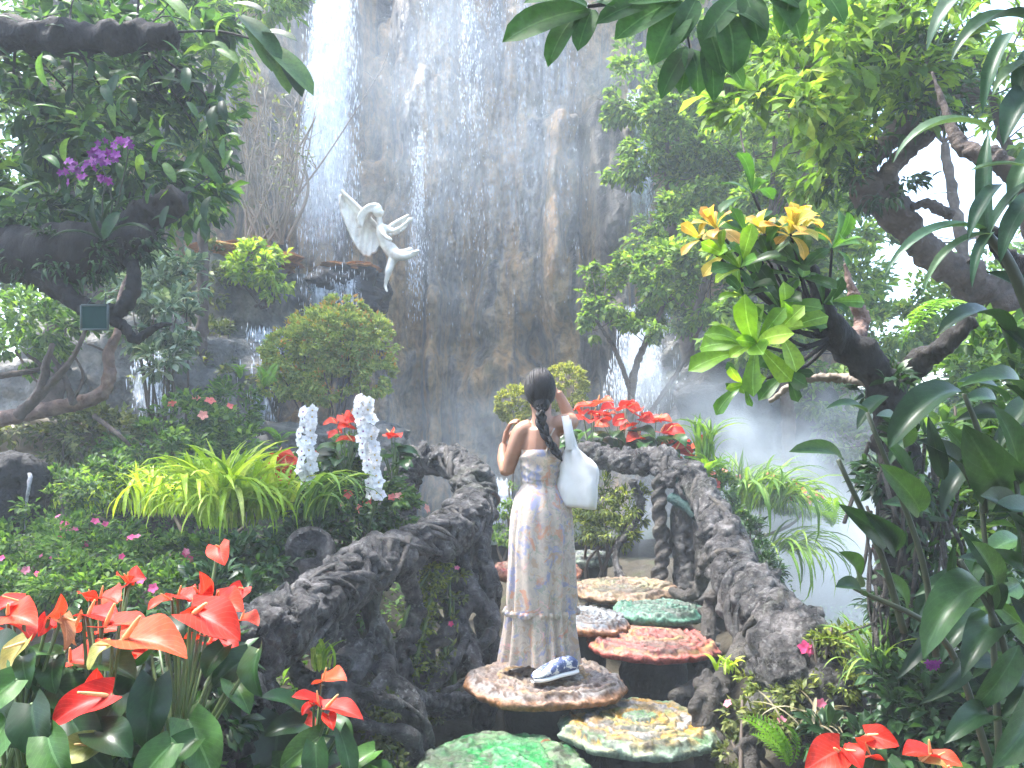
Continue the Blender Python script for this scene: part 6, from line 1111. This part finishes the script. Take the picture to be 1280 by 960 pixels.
# ---- broad-leaved orchid, lower right
BO = thing('broad_leaf_orchid', 'dark orchid plant with broad ribbed leaves filling the lower right', 'plant', px(1230, 950, 2.3))
L_ = [((1205, 492), (1110, 562), .36, 1.2), ((1212, 610), (1144, 550), .42, .6), ((1245, 628), (1176, 528), .4, .5), ((1262, 622), (1204, 530), .38, .5), ((1275, 605), (1240, 505), .4, .5), ((1304, 738), (1222, 688), .42, .7), ((1244, 762), (1154, 824), .36, 1.4), ((1258, 786), (1202, 848), .42, 1.2), ((1274, 806), (1214, 884), .4, 1.0), ((1052, 574), (986, 565), .24, .7), ((1110, 678), (1048, 630), .34, .6), ((1070, 730), (1048, 690), .5, .4), ((1078, 744), (1044, 734), .42, .6), ((1084, 516), (1032, 511), .3, .6), ((1195, 740), (1193, 678), .22, .5), ((1226, 762), (1214, 676), .24, .4), ((1304, 392), (1232, 340), .4, .6), ((1304, 455), (1246, 405), .4, .6), ((1264, 442), (1170, 420), .22, .9), ((1280, 528), (1198, 484), .3, .8), ((1140, 600), (1098, 545), .34, .5), ((1150, 640), (1100, 580), .34, .5), ((1120, 690), (1080, 640), .36, .4), ((1300, 560), (1255, 480), .4, .4), ((1304, 650), (1240, 640), .4, .6), ((1300, 700), (1262, 640), .4, .4), ((1304, 850), (1250, 900), .4, .9), ((1280, 880), (1240, 960), .4, .8), ((1180, 600), (1160, 520), .3, .4), ((1250, 720), (1200, 660), .36, .5), ((1270, 690), (1225, 620), .4, .5), ((1130, 560), (1095, 520), .34, .5), ((1304, 800), (1262, 745), .4, .6), ((1240, 900), (1180, 930), .34, .9), ((1200, 830), (1150, 880), .3, .9), ((1160, 800), (1120, 850), .28, 1.)]
for k, (b, t, w, bd) in enumerate(L_): leaf_at(BO, leaf_mesh('lance' if k % 3 else 'oblong', w, M_orch, round(bd*2)/2, .25, .01, 12, 6), px(*b, 2.25+.06*(k % 4)), px(*t, 2.15+.08*(k % 3)), (-.35+.5*math.sin(k*1.7), -.9, .75+.3*math.cos(k)), wscale=.8)
for k in range(34):
    b = (r2.uniform(1090, 1300), r2.uniform(480, 930)); a = r2.uniform(1.9, 4.6); l = r2.uniform(55, 100); t = (b[0]+math.cos(a)*l, b[1]-math.sin(a)*l*.8); d_ = r2.uniform(2.6, 3.1)
    if t[0] > 1070: leaf_at(BO, leaf_mesh('lance', .3, M_orch, .5+.5*(k % 2), .25, .01, 12, 6), px(*b, d_), px(*t, d_-.1), (-.35+.5*math.sin(k*1.7), -.9, .75+.3*math.cos(k)))
tubes_part('stem', BO, [(spline([px(*a, d), px(*b, d-.02), px(*c_, d-.04)], 12), np.linspace(.012, .007, 12)) for a, b, c_, d in (((1240, 960), (1180, 800), (1068, 735), 2.35), ((1130, 790), (1100, 690), (1048, 575), 2.35), ((1250, 960), (1240, 780), (1225, 610), 2.35), ((1290, 960), (1290, 780), (1270, 600), 2.3), ((1270, 900), (1250, 790), (1200, 700), 2.35), ((1230, 640), (1225, 550), (1205, 492), 2.3), ((1170, 820), (1150, 690), (1084, 516), 2.4), ((1300, 640), (1290, 520), (1300, 400), 2.3))], M_stemd)
for k in range(5): flower(BO, M_purple, px(1160+k*3, 828+(k % 2)*5, 2.3), V(-.2+.1*k, -1, -.3), .014, n=5, w=.5)
fern('bright green fern frond on the right-hand limb', px(1212, 392, 3.1), 5, (.34, .44), M_fern, (168, 205), (-32, -12), 21)
fern('small fern sprig at the foot of the right rail', px(985, 960, 3.1), 6, (.2, .3), M_fern, (60, 200), (15, 70), 22)
# ---- undergrowth, lower right
gu = 'undergrowth at the lower right'
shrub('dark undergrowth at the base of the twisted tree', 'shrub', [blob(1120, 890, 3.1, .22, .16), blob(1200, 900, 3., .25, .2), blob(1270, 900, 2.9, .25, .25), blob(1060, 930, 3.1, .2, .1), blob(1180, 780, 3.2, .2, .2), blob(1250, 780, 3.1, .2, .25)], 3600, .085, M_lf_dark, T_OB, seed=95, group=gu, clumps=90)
shrub('mid-green leaves filling the dark gap behind the broad-leaved orchid', 'shrub', [blob(1200, 680, 3.6, .25, .4), blob(1270, 600, 3.6, .3, .4), blob(1230, 480, 3.8, .3, .25), blob(1180, 560, 3.7, .2, .2)], 2600, .1, M_lf_mid, T_OB, seed=96, group=gu, clumps=80, base=.4)
shrub('mossy tufts with a tiny pink flower on the right stump', 'moss', [blob(1035, 805, 3.55, .1, .05), blob(1080, 800, 3.5, .14, .06), blob(990, 880, 3.5, .1, .08), blob(940, 850, 3.75, .06, .1), blob(1050, 850, 3.45, .1, .08)], 2200, .035, M_moss, T_FINE, seed=97, group=gu, clumps=90, fl=0)
shrub('trailing pale green creeper beside the arching roots at right', 'climber', [blob(925, 900, 3.7, .07, .12), blob(915, 940, 3.65, .07, .08), blob(970, 900, 3.5, .12, .08), blob(1010, 870, 3.45, .12, .05)], 1500, .045, M_lf_olive, T_FINE, 'climber', seed=98, group=gu, clumps=60, fl=4, fmat=M_pink, fr=.022)
blades('lime sprout on the right rail above the pink stone', px(912, 840, 4.0), 24, (.06, .13), M_blade, seed=21, width=.2, br=.03, group=gu, bend=(.5, 1.))
blades('tuft of grassy leaves hanging beside the right stump', px(1095, 830, 3.2), 40, (.14, .3), M_blade2, seed=22, width=.05, br=.04, elev=(-30, 70), group=gu)
blades('dry grey fallen leaves and twigs at lower right', px(1010, 905, 3.3), 22, (.12, .25), M_dry, seed=23, width=.06, br=.05, elev=(-10, 30), group=gu, bend=(.5, 1.2))
pk = thing('fallen_flower', 'pink fallen flower on the right-hand stump', 'flower', px(1006, 810, 3.55)); flower(pk, M_pink, px(1006, 810, 3.55), V(-.2, -1, .6), .035); flower(pk, M_pink, px(1011, 814, 3.54), V(.4, -1, .2), .025)
# ================================================================== air: even haze, and drifting mist from the nozzles by the right rail
def m_vol(name, dens, col=(.83, .92, 1.), g=.05, noise=None):
    m, t, nw, L = mat_new(name); o = nw('ShaderNodeOutputMaterial'); v = nw('ShaderNodeVolumePrincipled')
    v.inputs['Color'].default_value = (*col, 1); v.inputs['Anisotropy'].default_value = g; v.inputs['Density'].default_value = dens
    if noise:
        c = coords(nw, L); ln = nw('ShaderNodeVectorMath'); ln.operation = 'LENGTH'; L(c, ln.inputs[0])
        ge = nw('ShaderNodeNewGeometry'); n = noise_n(nw, L, noise, 3, ge.outputs['Position'], .6, .6)
        k = math_n(nw, L, 'SUBTRACT', math_n(nw, L, 'ADD', math_n(nw, L, 'MULTIPLY', math_n(nw, L, 'SUBTRACT', n.outputs[0], .5), 2.2), .75), math_n(nw, L, 'MULTIPLY', ln.outputs['Value'], .95), True)
        L(math_n(nw, L, 'MULTIPLY', k, dens), v.inputs['Density'])
    L(v.outputs[0], o.inputs['Volume']); return m
HAZE = .0055
x0, x1, y0, y1, z0, z1 = -30, 30, -6, 34, -1.6, 14
hv = [(x, y, z) for z in (z0, z1) for y in (y0, y1) for x in (x0, x1)]
tag(part('haze', mk('haze', hv, [(0, 2, 3, 1), (4, 5, 7, 6), (0, 1, 5, 4), (2, 6, 7, 3), (0, 4, 6, 2), (1, 3, 7, 5)], m_vol('haze_air', HAZE), False)), 'thin pale haze of spray filling the garden air', 'haze', kind='stuff')
def mist(label, c, r, dens, noise=1.6):
    v, f = ball((0, 0, 0), 1, 24, 16); me = mk('mist', v, f, m_vol('mist_air', dens, noise=noise))
    M = Matrix.Translation(Vector(list(c))) @ Matrix.Diagonal((*[float(q) for q in r], 1)); tag(part('mist', me, None, M), label, 'mist', 'drifting mist', 'stuff')
mist('bank of white mist drifting in the hollow right of the right rail', (2.9, 6.9, .6), (1.8, 1.9, 1.6), .9, 1.4)
mist('veil of white spray at the foot of the cliff behind the woman', (-.6, 10.6, 1.3), (3.4, 1.9, 1.6), .2)
mist('spray hanging around the upper waterfall', (-1.2, 11.2, 6.2), (5.5, 1.5, 3.4), .16, .8)
mist('thin wisps rising behind the right rail towards the cascade', (2.3, 8.6, 1.5), (1.7, 1.2, 1.7), .55, 1.3)
